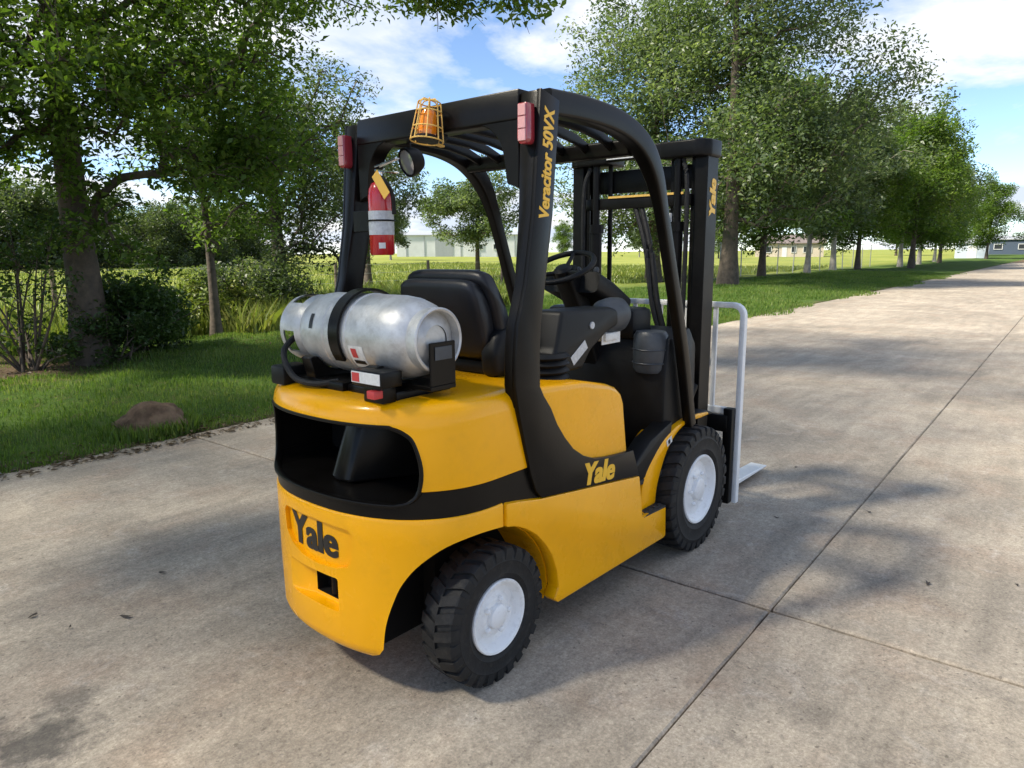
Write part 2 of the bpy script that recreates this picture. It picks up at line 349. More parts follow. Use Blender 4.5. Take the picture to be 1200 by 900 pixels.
def rrect(a, b, r, n=3):
    o = []
    for cx, cy, s in ((a-r, b-r, 0), (-(a-r), b-r, 90), (-(a-r), -(b-r), 180), (a-r, -(b-r), 270)):
        for k in range(n+1):
            t = rad(s + 90*k/n); o.append((cx + r*math.cos(t), cy + r*math.sin(t)))
    return o
def tube(bm, path, r, n=10, up=(0.13, 0.31, 0.94), scale=None): sweep(bm, path, circ(r, n), up, scale)
def cyl(bm, p0, p1, r, n=20, r1=None): sweep(bm, [p0, p1], circ(r, n), (0.13, 0.31, 0.94), [1, (r1 or r)/r])
def lathe(bm, prof, n=32, M=None, cap=True):
    """prof: (r, h) about local z"""
    b = BM(); rings = []
    for r, h in prof:
        if r < 1e-5: rings.append([b.verts.new((0, 0, h))])
        else: rings.append([b.verts.new((r*math.cos(2*math.pi*i/n), r*math.sin(2*math.pi*i/n), h)) for i in range(n)])
    for A, B in zip(rings, rings[1:]):
        for i in range(n):
            j = (i+1) % n
            if len(A) == 1 and len(B) == 1: continue
            if len(A) == 1: b.faces.new((A[0], B[i], B[j]))
            elif len(B) == 1: b.faces.new((A[i], A[j], B[0]))
            else: b.faces.new((A[i], A[j], B[j], B[i]))
    if cap:
        if len(rings[0]) > 1: b.faces.new(rings[0][::-1])
        if len(rings[-1]) > 1: b.faces.new(rings[-1])
    if M is not None: b.transform(M)
    merge(bm, b)
def loft(bm, rings):
    R = [[bm.verts.new(p) for p in r] for r in rings]; m = len(rings[0])
    for A, B in zip(R, R[1:]):
        for j in range(m): bm.faces.new((A[j], A[(j+1) % m], B[(j+1) % m], B[j]))
    bm.faces.new(R[0][::-1]); bm.faces.new(R[-1])
def mesh_of(bm, mats):
    bmesh.ops.recalc_face_normals(bm, faces=bm.faces)
    me = bpy.data.meshes.new('tmp'); bm.to_mesh(me); bm.free(); setm(me, mats); return me
def boolean(base_me, cutters):
    o = bpy.data.objects.new('tmp_b', base_me); COL.objects.link(o); cs = []
    for c in cutters:
        k = bpy.data.objects.new('tmp_c', c); COL.objects.link(k); cs.append(k)
        md = o.modifiers.new('b', 'BOOLEAN'); md.operation = 'DIFFERENCE'; md.solver = 'EXACT'; md.object = k; md.material_mode = 'TRANSFER'
    dg = bpy.context.evaluated_depsgraph_get(); dg.update()
    me = bpy.data.meshes.new_from_object(o.evaluated_get(dg), depsgraph=dg)
    for k in [o] + cs: bpy.data.objects.remove(k)
    return me
def text_mesh(s, size, extrude=0.002, shear=0.0, bold=0.0, spacing=1.0):
    cu = bpy.data.curves.new('txt', 'FONT'); cu.body = s; cu.size = size; cu.extrude = extrude; cu.shear = shear; cu.offset = bold; cu.resolution_u = 4; cu.space_character = spacing
    o = bpy.data.objects.new('txt', cu); COL.objects.link(o)
    dg = bpy.context.evaluated_depsgraph_get(); dg.update()
    me = bpy.data.meshes.new_from_object(o.evaluated_get(dg), depsgraph=dg)
    bpy.data.objects.remove(o); return me
def place_text(name, s, w, h, f, m, parent, shear=0.0, bold=0.004, ext=0.002, fat=0.004):
    """text fitted to w x h; f(a,b,c) maps text coordinates to the place"""
    me = text_mesh(s, 0.2, ext, shear, bold)
    co = np.array([v.co[:] for v in me.vertices]); lo, hi = co.min(0), co.max(0)
    bm = BM()
    for q in (-1, 0, 1):            # three close layers thicken the strokes
        m2 = me.copy()
        for v, p in zip(m2.vertices, co):
            v.co = f((p[0]-lo[0])/(hi[0]-lo[0])*(w-2*fat)+fat*(1+q), (p[1]-lo[1])/(hi[1]-lo[1])*h, p[2]+0.0004*(q+1))
        bm.from_mesh(m2); bpy.data.meshes.remove(m2)
    bm.to_mesh(me); bm.free(); setm(me, m); me.update()
    return link(name, me, parent)
def fast_mesh(name, V, nper, tint=None):
    """V: (n*nper,3) vertices, each nper consecutive = a face"""
    me = bpy.data.meshes.new(name); nv = len(V); nf = nv//nper
    me.vertices.add(nv); me.vertices.foreach_set('co', np.ascontiguousarray(V, dtype=np.float32).ravel())
    me.loops.add(nv); me.loops.foreach_set('vertex_index', np.arange(nv, dtype=np.int32))
    me.polygons.add(nf); me.polygons.foreach_set('loop_start', np.arange(0, nv, nper, dtype=np.int32))
    me.update(calc_edges=True)
    if tint is not None:
        a = me.attributes.new('tint', 'FLOAT', 'POINT'); a.data.foreach_set('value', np.repeat(tint, nper).astype(np.float32))
    return me


# ================================================================== SETTING: ground, driveway
rng = np.random.default_rng(7)
def smooth(a, b, x):
    t = np.clip((np.asarray(x, float)-a)/(b-a), 0, 1); return t*t*(3-2*t)
U_END, V_LO = 96.0, -16.0
def ground_z(x, y):
    x = np.asarray(x, float); y = np.asarray(y, float)
    a, b = x-OX, y-OY
    u = a*math.cos(ROT)+b*math.sin(ROT); v = -a*math.sin(ROT)+b*math.cos(ROT)
    und = 0.045*np.sin(u*0.9+1)*np.sin(v*1.1) + 0.03*np.sin(u*2.3+v*1.7) + 0.02*np.sin(u*5.1-v*3.3)
    lawn = 0.005 + und*smooth(EDGE+0.2, EDGE+2.0, v) + 0.10*smooth(EDGE, EDGE+4, v) + 1.15*smooth(18, 150, v)
    right = 0.01 + und*0.6
    inside = -0.22
    z = np.where(v >= EDGE, lawn, np.where(v < V_LO, right, inside))
    far = 0.02 + 0.9*smooth(U_END+5, U_END+160, u)
    z = np.where(u > U_END, np.maximum(far, np.where(v >= EDGE, lawn, far)), z)
    return np.where(u < -14, np.where(v >= EDGE, lawn, 0.0), z)
def spaced(lo, hi, dense_lo, dense_hi, step, grow=1.16):
    a = list(np.arange(dense_lo, dense_hi+1e-6, step)); s = step
    while a[-1] < hi: s *= grow; a.append(a[-1]+s)
    s = step; b = []; x = dense_lo
    while x > lo: s *= grow; x -= s; b.append(x)
    return np.array(b[::-1]+a)
us = spaced(-2500, 3000, -14, 40, 0.5); vs = spaced(-2500, 3000, -1, 18, 0.4)
us = np.sort(np.concatenate([us[np.abs(us-U_END) > 0.6], [U_END-0.01, U_END+0.01, -14.01, -13.99]]))
vs = np.sort(np.concatenate([vs[(np.abs(vs-EDGE) > 0.1) & (np.abs(vs-V_LO) > 0.1)], [EDGE-0.02, EDGE+0.0, V_LO-0.0, V_LO-0.03]]))
UU, VV = np.meshgrid(us, vs, indexing='ij')
X = OX + UU*math.cos(ROT) - VV*math.sin(ROT); Y = OY + UU*math.sin(ROT) + VV*math.cos(ROT); Z = ground_z(X, Y)
me = bpy.data.meshes.new('ground'); nu, nv = UU.shape
idx = np.arange(nu*nv).reshape(nu, nv)
F = np.stack([idx[:-1, :-1], idx[1:, :-1], idx[1:, 1:], idx[:-1, 1:]], -1).reshape(-1, 4)
me.from_pydata(np.stack([X, Y, Z], -1).reshape(-1, 3).tolist(), [], F.tolist()); setm(me, 'turf_soil'); finish(me, 0)
me.polygons.foreach_set('use_smooth', [True]*len(me.polygons))
tag(link('ground', me), kind='structure')

drive = empty('driveway'); tag(drive, kind='structure')
drive.location = (OX, OY, 0); drive.rotation_euler = (0, 0, ROT)
bm = BM(); box(bm, -13.98, U_END-0.02, V_LO+0.01, EDGE-0.03, -0.30, -0.035)
obj('joint_filler', bm, 'joint', drive, 0)
SL_U, SL_V = 6.0, 5.20
def slab_mesh(du, dv, seed):
    """a slab with a worn, slightly chipped rim; origin at its lower-left corner"""
    r = random.Random(seed); b = BM(); rim = []
    def side(a, c, n):
        for k in range(n):
            t = k/n; p = Vector(a).lerp(Vector(c), t); rim.append(p)
    side((0, 0), (du, 0), 40); side((du, 0), (du, dv), 36); side((du, dv), (0, dv), 40); side((0, dv), (0, 0), 36)
    ctr = Vector((du/2, dv/2)); top = []; mid = []; low = []
    for p in rim:
        d = (ctr-p); d.x = math.copysign(1, d.x) if p.x in (0, du) else 0; d.y = math.copysign(1, d.y) if p.y in (0, dv) else 0
        g = 0.0080 + abs(r.gauss(0, 0.0026)); w = 0.006 + abs(r.gauss(0, 0.004))
        top.append(b.verts.new((p.x+d.x*(g+w), p.y+d.y*(g+w), 0))); mid.append(b.verts.new((p.x+d.x*g, p.y+d.y*g, -0.008))); low.append(b.verts.new((p.x+d.x*g, p.y+d.y*g, -0.12)))
    n = len(rim); b.faces.new(top)
    for i in range(n):
        j = (i+1) % n
        b.faces.new((top[i], mid[i], mid[j], top[j])); b.faces.new((mid[i], low[i], low[j], mid[j]))
    bmesh.ops.recalc_face_normals(b, faces=b.faces)
    me = bpy.data.meshes.new('slab'); b.to_mesh(me); b.free(); setm(me, 'concrete'); return me
slabs = [slab_mesh(SL_U, SL_V, s) for s in range(4)]
k = 0
for iu in range(-2, 16):
    for iv in range(-3, 1):
        o = link('slab', slabs[(k*7+iu) % 4], drive, (iu*SL_U, iv*SL_V, 0.0)); k += 1
        o.rotation_euler = (rad(random.Random(k).uniform(-0.02, 0.02)), 0, 0)

# ================================================================== FORKLIFT
truck = empty('forklift', (0, 0, 0))
tag(truck, 'yellow and black forklift truck with white wheels parked on the concrete driveway', 'forklift')

# ---- counterweight
CW_XB, CW_W, CW_N = -0.42, 0.54, 2.3
def cw_x(y, xb=CW_XB, w=CW_W, x0=0.0):
    return x0 - (x0-xb)*max(0.0, 1-abs(y/w)**CW_N)**(1/CW_N)
def cw_ring(z, inset, xf, xb=CW_XB, w=CW_W, n=72):
    xb += inset; w -= inset; o = []
    for i in range(n+1):
        t = -math.pi/2 + math.pi*i/n; c, s = math.cos(t), math.sin(t)
        o.append((-(-xb)*abs(c)**(2/CW_N), w*math.copysign(abs(s)**(2/CW_N), s), z))
    return [(xf, -w, z)] + o + [(xf, w, z)]
def cw_body(rings, xf):
    b = BM(); loft(b, [cw_ring(z, i, xf(z) if callable(xf) else xf) for z, i in rings]); return b
def cowl_front(z): return float(np.interp(z, [0.66, 0.70, 0.775, 1.03, 1.12], [0.255, 0.225, 0.190, 0.122, 0.105]))
def arc_poly(cx, cz, pts): return pts
arch = [(0.60, 0.0), (-0.366, 0.0)] + [tuple(p) for p in spline([(-0.366, 0.20), (-0.360, 0.30), (-0.346, 0.39), (-0.325, 0.47), (-0.285, 0.54), (-0.215, 0.595), (-0.115, 0.617), (0.0, 0.612), (0.20, 0.58)], 4)] + [(0.60, 0.55)]
low = cw_body([(0.150, 0.075), (0.153, 0.045), (0.163, 0.022), (0.182, 0.008), (0.21, 0.0), (0.40, 0.0), (0.60, 0.0), (0.690, 0.0), (0.697, 0.003), (0.700, 0.009)], 0.022)
cut = []
for s in (-1, 1):
    b = BM(); prism(b, arch, s*0.245, s*0.75, 'y'); cut.append(mesh_of(b, 'yellow'))
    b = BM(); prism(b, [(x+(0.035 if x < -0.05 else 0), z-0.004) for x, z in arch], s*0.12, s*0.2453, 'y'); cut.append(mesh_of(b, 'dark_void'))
# lettering recess, with the bowed lower rim
b = BM(); rp = [(0.195, 0.645), (0.215, 0.625), (0.205, 0.545), (0.16, 0.505), (0.08, 0.482), (-0.02, 0.474), (-0.12, 0.482), (-0.175, 0.497), (-0.195, 0.52), (-0.205, 0.62), (-0.185, 0.64), (0.0, 0.648)]
prism(b, rp, -0.9, -0.36, 'x'); 
me_c = mesh_of(b, 'yellow')
inner = cw_body([(0.40, 0.017), (0.70, 0.017)], 0.0)
# keep the recess only 13 mm deep: subtract an inset body from the cutter
shallow = boolean(me_c, [mesh_of(inner, 'yellow')]); cut.append(shallow)
b = BM(); prism(b, [(-0.60, 0.30), (-0.408, 0.20), (-0.374, 0.07), (-0.374, -0.122), (-0.60, -0.14)], 0.312, 0.442, 'z', 0.010, 2); cut.append(mesh_of(b, 'yellow'))
b = BM(); prism(b, [(-0.60, 0.062), (-0.20, 0.062), (-0.20, -0.113), (-0.60, -0.113)], 0.328, 0.430, 'z'); cut.append(mesh_of(b, 'dark_void'))
me = boolean(mesh_of(low, ['yellow', 'dark_void']), cut); me.name = 'counterweight'; finish(me, 32)
cw = link('counterweight', me, truck)
bm = BM(); cyl(bm, (-0.355, -0.03, 0.335), (-0.355, -0.03, 0.44), 0.016, 16); obj('hitch_pin', bm, 'mast_black', cw)
place_text('lettering', 'Yale', 0.300, 0.122, lambda a, bb, c: (cw_x(0.180-a) + 0.017 - 0.001 - c, 0.180-a, 0.508+bb), 'letter_black', cw, bold=0.004, ext=0.0008, fat=0.0055)

# black band above it, with the upper cowl; both are opened at the back
op = [(0.345, 1.022), (0.385, 1.005), (0.415, 0.97), (0.435, 0.88), (0.43, 0.80), (0.405, 0.762), (0.36, 0.748), (-0.36, 0.748), (-0.405, 0.762), (-0.43, 0.80), (-0.435, 0.88), (-0.415, 0.97), (-0.385, 1.005), (-0.345, 1.022)]
op = [tuple(p) for p in spline(op[:7], 4)] + [tuple(p) for p in spline(op[7:], 4)]
def open_cut():
    b = BM(); prism(b, op, -0.9, 0.0, 'x'); return mesh_of(b, 'black_paint')
band = cw_body([(0.655, 0.006), (0.702, 0.006), (0.795, 0.006)], cowl_front)
me = boolean(mesh_of(band, 'black_paint'), [open_cut()]); me.name = 'stripe'; finish(me, 32); link('stripe', me, truck)
cowl = cw_body([(0.7955, 0.008), (0.799, 0.001), (0.81, 0.0), (0.95, 0.004), (1.03, 0.009), (1.060, 0.015), (1.078, 0.024), (1.090, 0.036), (1.097, 0.052), (1.101, 0.072), (1.103, 0.13)], cowl_front)
me = boolean(mesh_of(cowl, 'yellow'), [open_cut()]); me.name = 'rear_cowl'; finish(me, 32); cowl_o = link('rear_cowl', me, truck)
bm = BM()
prism(bm, [(0.40, 1.02), (0.42, 0.76), (0.30, 0.75), (-0.30, 0.75), (-0.42, 0.76), (-0.40, 1.02)], -0.02, -0.005, 'x')
obj('radiator_screen', bm, 'dark_void', cowl_o)
bm = BM(); dv = [(-0.285, -0.045), (-0.295, 0.0), (-0.285, 0.045), (-0.20, 0.075), (-0.02, 0.15), (-0.02, -0.15), (-0.20, -0.075)]
b = BM(); prism(b, dv, 0.752, 1.016, 'z', 0.012, 2)
for v in b.verts: v.co.x += 0.10*float(smooth(0.76, 1.02, v.co.z))*(-v.co.x/0.29); v.co.y *= 1+0.35*abs(v.co.z-0.89)/0.13
merge(bm, b); obj('cowl_divider', bm, 'black_paint', cowl_o, 40)
# black painted lip of the opening, following the curved shell
bm = BM(); ring = []
lip = []
for i in range(len(op)):
    a, c = Vector(op[i]), Vector(op[(i+1) % len(op)])
    n = max(1, int((c-a).length/0.05))
    for q in range(n): lip.append(a.lerp(c, q/n))
path = [(cw_x(p.x)+0.008+0.010*smooth(0.80, 1.02, p.y), p.x, p.y) for p in lip]
path.append(path[0]); sweep(bm, path, rrect(0.006, 0.013, 0.003, 2), (1, 0, 0), cap=False)
obj('opening_trim', bm, 'black_paint', cowl_o)

# ---- hood under the seat
hood = [(0.200, 0.56), (0.135, 1.088), (0.30, 1.088), (0.55, 1.070), (0.74, 1.030), (0.80, 1.008), (0.845, 0.975), (0.868, 0.93), (0.90, 0.74), (0.93, 0.56)]
bm = BM(); prism(bm, hood, -0.533, 0.533, 'y', 0.026, 4, ang=0.6)
hood_o = obj('seat_hood', bm, 'yellow', truck, 40)

# ---- side panels, steps
for s, ys in ((-1, (-0.553, -0.49)), (1, (0.49, 0.553))):
    pan = [(0.030, 0.697), (0.10, 0.686), (0.236, 0.6595), (0.985, 0.560), (1.025, 0.345), (1.255, 0.335), (1.262, 0.178), (1.245, 0.170), (0.345, 0.182), (0.322, 0.205), (0.350, 0.245), (0.338, 0.32), (0.308, 0.395), (0.262, 0.462), (0.205, 0.520), (0.145, 0.562), (0.085, 0.592), (0.030, 0.606)]
    bm = BM(); prism(bm, pan, ys[0], ys[1], 'y', 0.008, 2, ang=0.2); obj('side_panel', bm, 'yellow', truck, 30)
    # arch lining behind the panel
    bm = BM(); arcp = [(0.060, 0.603), (0.145, 0.561), (0.205, 0.519), (0.262, 0.461), (0.308, 0.394), (0.338, 0.32), (0.348, 0.245), (0.322, 0.19)]
    for (a, c) in zip(arcp, arcp[1:]):
        d = Vector((c[0]-a[0], c[1]-a[1])); nn = Vector((-d.y, d.x)).normalized()*0.006
        prism(bm, [(a[0], a[1]), (c[0], c[1]), (c[0]+nn.x, c[1]+nn.y), (a[0]+nn.x, a[1]+nn.y)], s*0.30, s*0.489, 'y')
    obj('arch_lining', bm, 'yellow', truck)
    bm = BM(); box(bm, 1.027, 1.253, s*0.35 if s > 0 else -0.552, 0.552 if s > 0 else -0.35, 0.322, 0.342, 0.003)
    for q in range(5):
        for p in range(4):
            x, y = 1.05+0.044*q, s*(0.40+0.042*p)
            box(bm, x-0.012, x+0.012, y-0.006, y+0.006, 0.34, 0.348, 0.002, 1)
    obj('step', bm, 'tread', truck)
# chassis core between the wheels
bm = BM(); box(bm, -0.10, 1.30, -0.30, 0.30, 0.20, 0.60, 0.02); box(bm, 0.40, 1.26, -0.48, 0.48, 0.19, 0.315, 0.01); box(bm, 1.25, 1.72, -0.34, 0.34, 0.20, 0.48, 0.02)
box(bm, -0.325, -0.05, -0.235, 0.235, 0.172, 0.60, 0.01)
obj('chassis', bm, 'dark_void', truck)
bm = BM(); box(bm, -0.07, 0.07, -0.40, 0.40, 0.20, 0.33, 0.02); cyl(bm, (0.0, -0.42, 0.272), (0, 0.42, 0.272), 0.045)
obj('steer_axle', bm, 'dark_void', truck)
bm = BM(); box(bm, 1.53, 1.68, -0.42, 0.42, 0.26, 0.41, 0.03); obj('drive_axle', bm, 'dark_void', truck)

# ---- wheels
def tyre_mesh(R, rim, width, nlug, depth, seed):
    b = BM(); hw = width/2; Rc = R-depth
    prof = [(rim, -hw*0.78), (rim+0.012, -hw*0.92), (rim+(Rc-rim)*0.22, -hw*0.97), (rim+(Rc-rim)*0.25, -hw*1.0), (rim+(Rc-rim)*0.30, -hw*0.985), (rim+(Rc-rim)*0.62, -hw*0.99), (rim+(Rc-rim)*0.66, -hw*1.01), (rim+(Rc-rim)*0.70, -hw*0.985), (Rc-0.012, -hw*0.93), (Rc, -hw*0.84), (Rc+0.004, 0)]
    prof = prof + [(r, -h) for r, h in prof[-2::-1]]
    lathe(b, prof + [prof[0]], 64, cap=False)
    for i in range(nlug):
        for side in (-1, 1):
            a0 = 2*math.pi*(i + (0.5 if side > 0 else 0))/nlug; w = 2*math.pi/nlug*0.34
            # lug: from shoulder to the centre, swept back
            pts = []
            for (yy, r_in, r_out, sk) in ((hw*1.0, Rc-0.035, Rc-0.010, 0.0), (hw*0.96, Rc-0.02, R-0.006, 0.0), (hw*0.84, Rc-0.01, R, 0.02), (hw*0.35, Rc-0.01, R+0.002, 0.22), (-hw*0.02, Rc-0.01, R+0.002, 0.40)):
                aa = a0 + sk*2*math.pi/nlug
                pts.append([Vector((r*math.cos(aa+q), r*math.sin(aa+q), side*yy)) for r, q in ((r_in, -w), (r_out, -w*0.86), (r_out, w*0.86), (r_in, w))])
            R_ = [[b.verts.new(p) for p in ring] for ring in pts]
            for A, B in zip(R_, R_[1:]):
                for j in range(3): b.faces.new((A[j], A[j+1], B[j+1], B[j]))
            b.faces.new(R_[0]); b.faces.new(R_[-1][::-1])
    return b
def wheel(name, x, y, R, rimr, width, nlug, side, steer=0.0, flat=0.0):
    e = empty(name, (x, y, R-0.003)); e.parent = truck; e.rotation_euler = (rad(90)*1, 0, steer) if side < 0 else (rad(-90), 0, steer)
    # local +z points outwards after this turn
    b = tyre_mesh(R, rimr, width, nlug, 0.012, 1); obj('tyre', b, 'rubber', e, 40)
    hw = width/2
    b = BM(); z0 = hw*0.80
    lathe(b, [(rimr*1.03, z0*0.2), (rimr*1.035, z0+0.004), (rimr*1.045, z0+0.012), (rimr*1.02, z0+0.018), (rimr*0.965, z0+0.016), (rimr*0.90, z0+0.004), (rimr*0.86, z0-0.012), (rimr*0.82, z0-0.020), (rimr*0.66, z0-0.022), (rimr*0.58, z0-0.016), (rimr*0.50, z0-0.006), (rimr*0.42, z0-0.004), (rimr*0.34, z0-0.006), (rimr*0.32, z0+0.012), (rimr*0.24, z0+0.018), (0, z0+0.019)], 48)
    rim_o = obj('rim', b, 'rim_white', e, 28)
    nb = 6 if R > 0.3 else 5
    for q in range(nb):
        t = 2*math.pi*q/nb; b = BM(); rr = rimr*0.47
        lathe(b, [(0.011, 0), (0.011, 0.012), (0.006, 0.018), (0, 0.018)], 6, Matrix.Translation((rr*math.cos(t), rr*math.sin(t), z0-0.006)))
        obj('wheel_nut', b, 'rim_white', e, 25)
    return e
wheel('rear_wheel', 0.0, -0.462, 0.264, 0.137, 0.155, 26, -1)
wheel('rear_wheel', 0.0, 0.405, 0.264, 0.137, 0.155, 26, 1)
wheel('front_wheel', 1.60, -0.482, 0.338, 0.180, 0.190, 30, -1)
wheel('front_wheel', 1.60, 0.482, 0.338, 0.180, 0.190, 30, 1)

# ---- front fenders
fo = [tuple(p) for p in spline([(1.098, 0.343), (1.094, 0.42), (1.113, 0.488), (1.162, 0.552), (1.285, 0.645), (1.40, 0.690), (1.51, 0.712), (1.65, 0.724), (1.815, 0.712)], 3)] + [(1.825, 0.695)]
fi = [tuple(p) for p in spline([(1.72, 0.694), (1.60, 0.698), (1.50, 0.683), (1.42, 0.648), (1.345, 0.588), (1.285, 0.50), (1.25, 0.42), (1.236, 0.343)], 3)]
for s in (-1, 1):
    bm = BM(); prism(bm, fo+fi, min(s*0.34, s*0.502), max(s*0.34, s*0.502), 'y', 0.007, 2, ang=0.25)
    f_o = obj('front_fender', bm, 'yellow', truck, 30)
    if s < 0:
        bm = BM(); box(bm, -0.028, 0.028, -0.002, 0, -0.018, 0.018, 0.0008, 1, Matrix.Translation((1.36, -0.503, 0.640)) @ Matrix.Rotation(rad(-20), 4, 'Y')); obj('warning_label', bm, 'label_white', f_o)
        bm = BM(); box(bm, -0.014, 0.006, -0.001, 0, -0.011, 0.011, 0, 1, Matrix.Translation((1.36, -0.5055, 0.640)) @ Matrix.Rotation(rad(-20), 4, 'Y')); obj('label_mark', bm, 'letter_black', f_o)
    bm = BM(); prism(bm, [(1.66, 0.728), (1.82, 0.719), (1.88, 0.700), (1.89, 0.685), (1.83, 0.69), (1.66, 0.70)], min(s*0.36, s*0.495), max(s*0.36, s*0.495), 'y', 0.008, 2); obj('fender_flap', bm, 'black_plastic', truck)

# ---- overhead guard: rear pillars with the swooping base, rails, bars
guard = empty('overhead_guard'); guard.parent = truck
leg_rear = [(0.232, 2.152), (0.192, 1.72), (0.147, 1.478), (0.118, 1.39), (0.097, 1.33), (0.086, 1.22), (0.084, 1.12), (0.100, 1.03), (0.168, 0.775), (0.200, 0.70), (0.236, 0.6615)]
leg_front = [(0.978, 0.5655), (0.918, 0.70), (0.80, 0.708), (0.70, 0.718), (0.60, 0.735), (0.52, 0.765), (0.445, 0.812), (0.385, 0.872), (0.335, 0.935), (0.295, 1.005), (0.25, 1.06), (0.226, 1.10), (0.224, 1.22), (0.232, 1.34), (0.256, 1.474), (0.30, 1.72), (0.340, 2.125)]
pil = leg_rear + leg_front
upper = [p for p in leg_rear if p[1] > 1.0] + [(0.26, 1.045)] + [p for p in leg_front if p[1] > 1.06]
for s in (-1, 1):
    bm = BM()
    prism(bm, pil, min(s*0.5535, s*0.531), max(s*0.5535, s*0.531), 'y', 0.004, 2, ang=0.5)
    prism(bm, upper, min(s*0.5485, s*0.458), max(s*0.5485, s*0.458), 'y', 0.010, 2, ang=0.5)
    for v in bm.verts:                # the box section narrows below the roof
        if abs(v.co.y) < 0.53: v.co.y += s*0.036*(1-float(smooth(1.45, 2.0, v.co.z)))*(1-(abs(v.co.y)-0.458)/0.09 if abs(v.co.y) > 0.458 else 1)
    p_o = obj('rear_pillar', bm, 'black_paint', guard, 30)
    if s < 0:
        def fm(a, bb, c): # reads upwards along the pillar; letter tops towards the rear
            z = 1.712 + a; xr = 0.192 + (z-1.72)*0.0926
            return (xr + 0.083 - bb, -0.5535-c, z)
        place_text('model_lettering', 'Veracitor 50VX', 0.385, 0.060, fm, 'letter_yellow', p_o, shear=0.25, bold=0.004, ext=0.0006, fat=0.0015)
        place_text('lettering', 'Yale', 0.235, 0.098, lambda a, bb, c: (0.525+a, -0.5535-c, 0.632+bb-a*0.105), 'letter_yellow', p_o, shear=0.22, bold=0.005, ext=0.0006)
def rail_path(y): return spline([(0.30, y, 2.118), (0.50, y, 2.125), (0.72, y, 2.117), (0.88, y, 2.088), (0.995, y, 2.038), (1.085, y, 1.960), (1.165, y, 1.83), (1.295, y, 1.50), (1.445, y, 1.10), (1.565, y, 0.69)], 5)
for s in (-1, 1):
    bm = BM(); rp_ = rail_path(s*0.512); sweep(bm, rp_, rrect(0.046, 0.037, 0.012), (0, 1, 0), [1.0-0.33*float(smooth(2.05, 1.75, p[2])) if p[0] > 0.8 else 1.0 for p in rp_]); obj('side_rail', bm, 'black_paint', guard, 40)
bm = BM(); prism(bm, [(0.225, 2.163), (0.217, 2.06), (0.228, 2.052), (0.30, 2.052), (0.31, 2.06), (0.325, 2.163)], -0.4575, 0.4575, 'y', 0.008, 2)
obj('rear_crossbar', bm, 'black_paint', guard, 30)
for s in (-1, 1):     # curved gussets between the bar and the pillars
    bm = BM(); g = [(0.458, 2.06)] + [tuple(p) for p in spline([(0.26, 2.06), (0.315, 2.04), (0.36, 2.0), (0.385, 1.94), (0.40, 1.84)], 3)] + [(0.458, 1.82)]
    prism(bm, [(s*a, c) for a, c in g], 0.222, 0.30, 'x', 0.004, 1); obj('gusset', bm, 'black_paint', guard, 30)
bm = BM(); sweep(bm, [(0.965, -0.478, 2.035), (0.965, 0.478, 2.035)], rrect(0.03, 0.035, 0.012), (0, 0, 1)); obj('front_crossbar', bm, 'black_paint', guard)
for i in range(7):
    y = -0.39+0.13*i; bm = BM()
    sweep(bm, [(0.305, y, 2.105), (0.5, y, 2.108), (0.72, y, 2.10), (0.85, y, 2.08), (0.95, y, 2.045)], rrect(0.022, 0.009, 0.004, 2), (0, 1, 0)); obj('roof_bar', bm, 'black_paint', guard)
for s in (-1, 1):
    le = empty('tail_lamp', (0.21, s*0.512, 2.035)); le.parent = guard
    bm = BM(); prism(bm, [(-0.021, 0.066), (0.021, 0.066), (0.024, -0.055), (0.012, -0.072), (-0.015, -0.072), (-0.023, -0.06)], -0.035, 0.012, 'x', 0.006, 2); obj('lamp_housing', bm, 'lamp_red', le)
    for z in (0.042, 0.0, -0.042):
        bm = BM(); box(bm, -0.0385, -0.0345, -0.017, 0.017, z-0.0195, z+0.0195, 0.0015, 1); obj('lamp_lens', bm, 'lamp_pale', le)
    # two work lamps tucked under the rear bar
for (y, z, x) in ((0.275, 1.985, 0.36), (-0.36, 1.93, 0.40)):
    le = empty('work_lamp', (x, y, z)); le.parent = guard
    M = Matrix.Rotation(rad(-68), 4, 'Y') @ Matrix.Rotation(rad(0), 4, 'X')
    M = Vector((-0.9, 0.18, -0.3)).normalized().to_track_quat('Z', 'Y').to_matrix().to_4x4()
    bm = BM(); lathe(bm, [(0.02, -0.06), (0.045, -0.05), (0.060, -0.02), (0.064, 0.015), (0.058, 0.02), (0.054, 0.012), (0, 0.012)], 24, M); obj('lamp_housing', bm, 'black_plastic', le)
    bm = BM(); lathe(bm, [(0.053, 0.013), (0.035, 0.019), (0, 0.022)], 24, M); obj('lamp_lens', bm, 'lens', le)
    bm = BM(); tube(bm, [(0, 0, 0.0), (-0.01, -0.01, 0.08), (-0.06, -0.01, 0.09)] if y > 0 else [(0, 0, 0.0), (0, 0, 0.10), (-0.06, 0, 0.135)], 0.010, 8); obj('lamp_arm', bm, 'black_plastic', le)
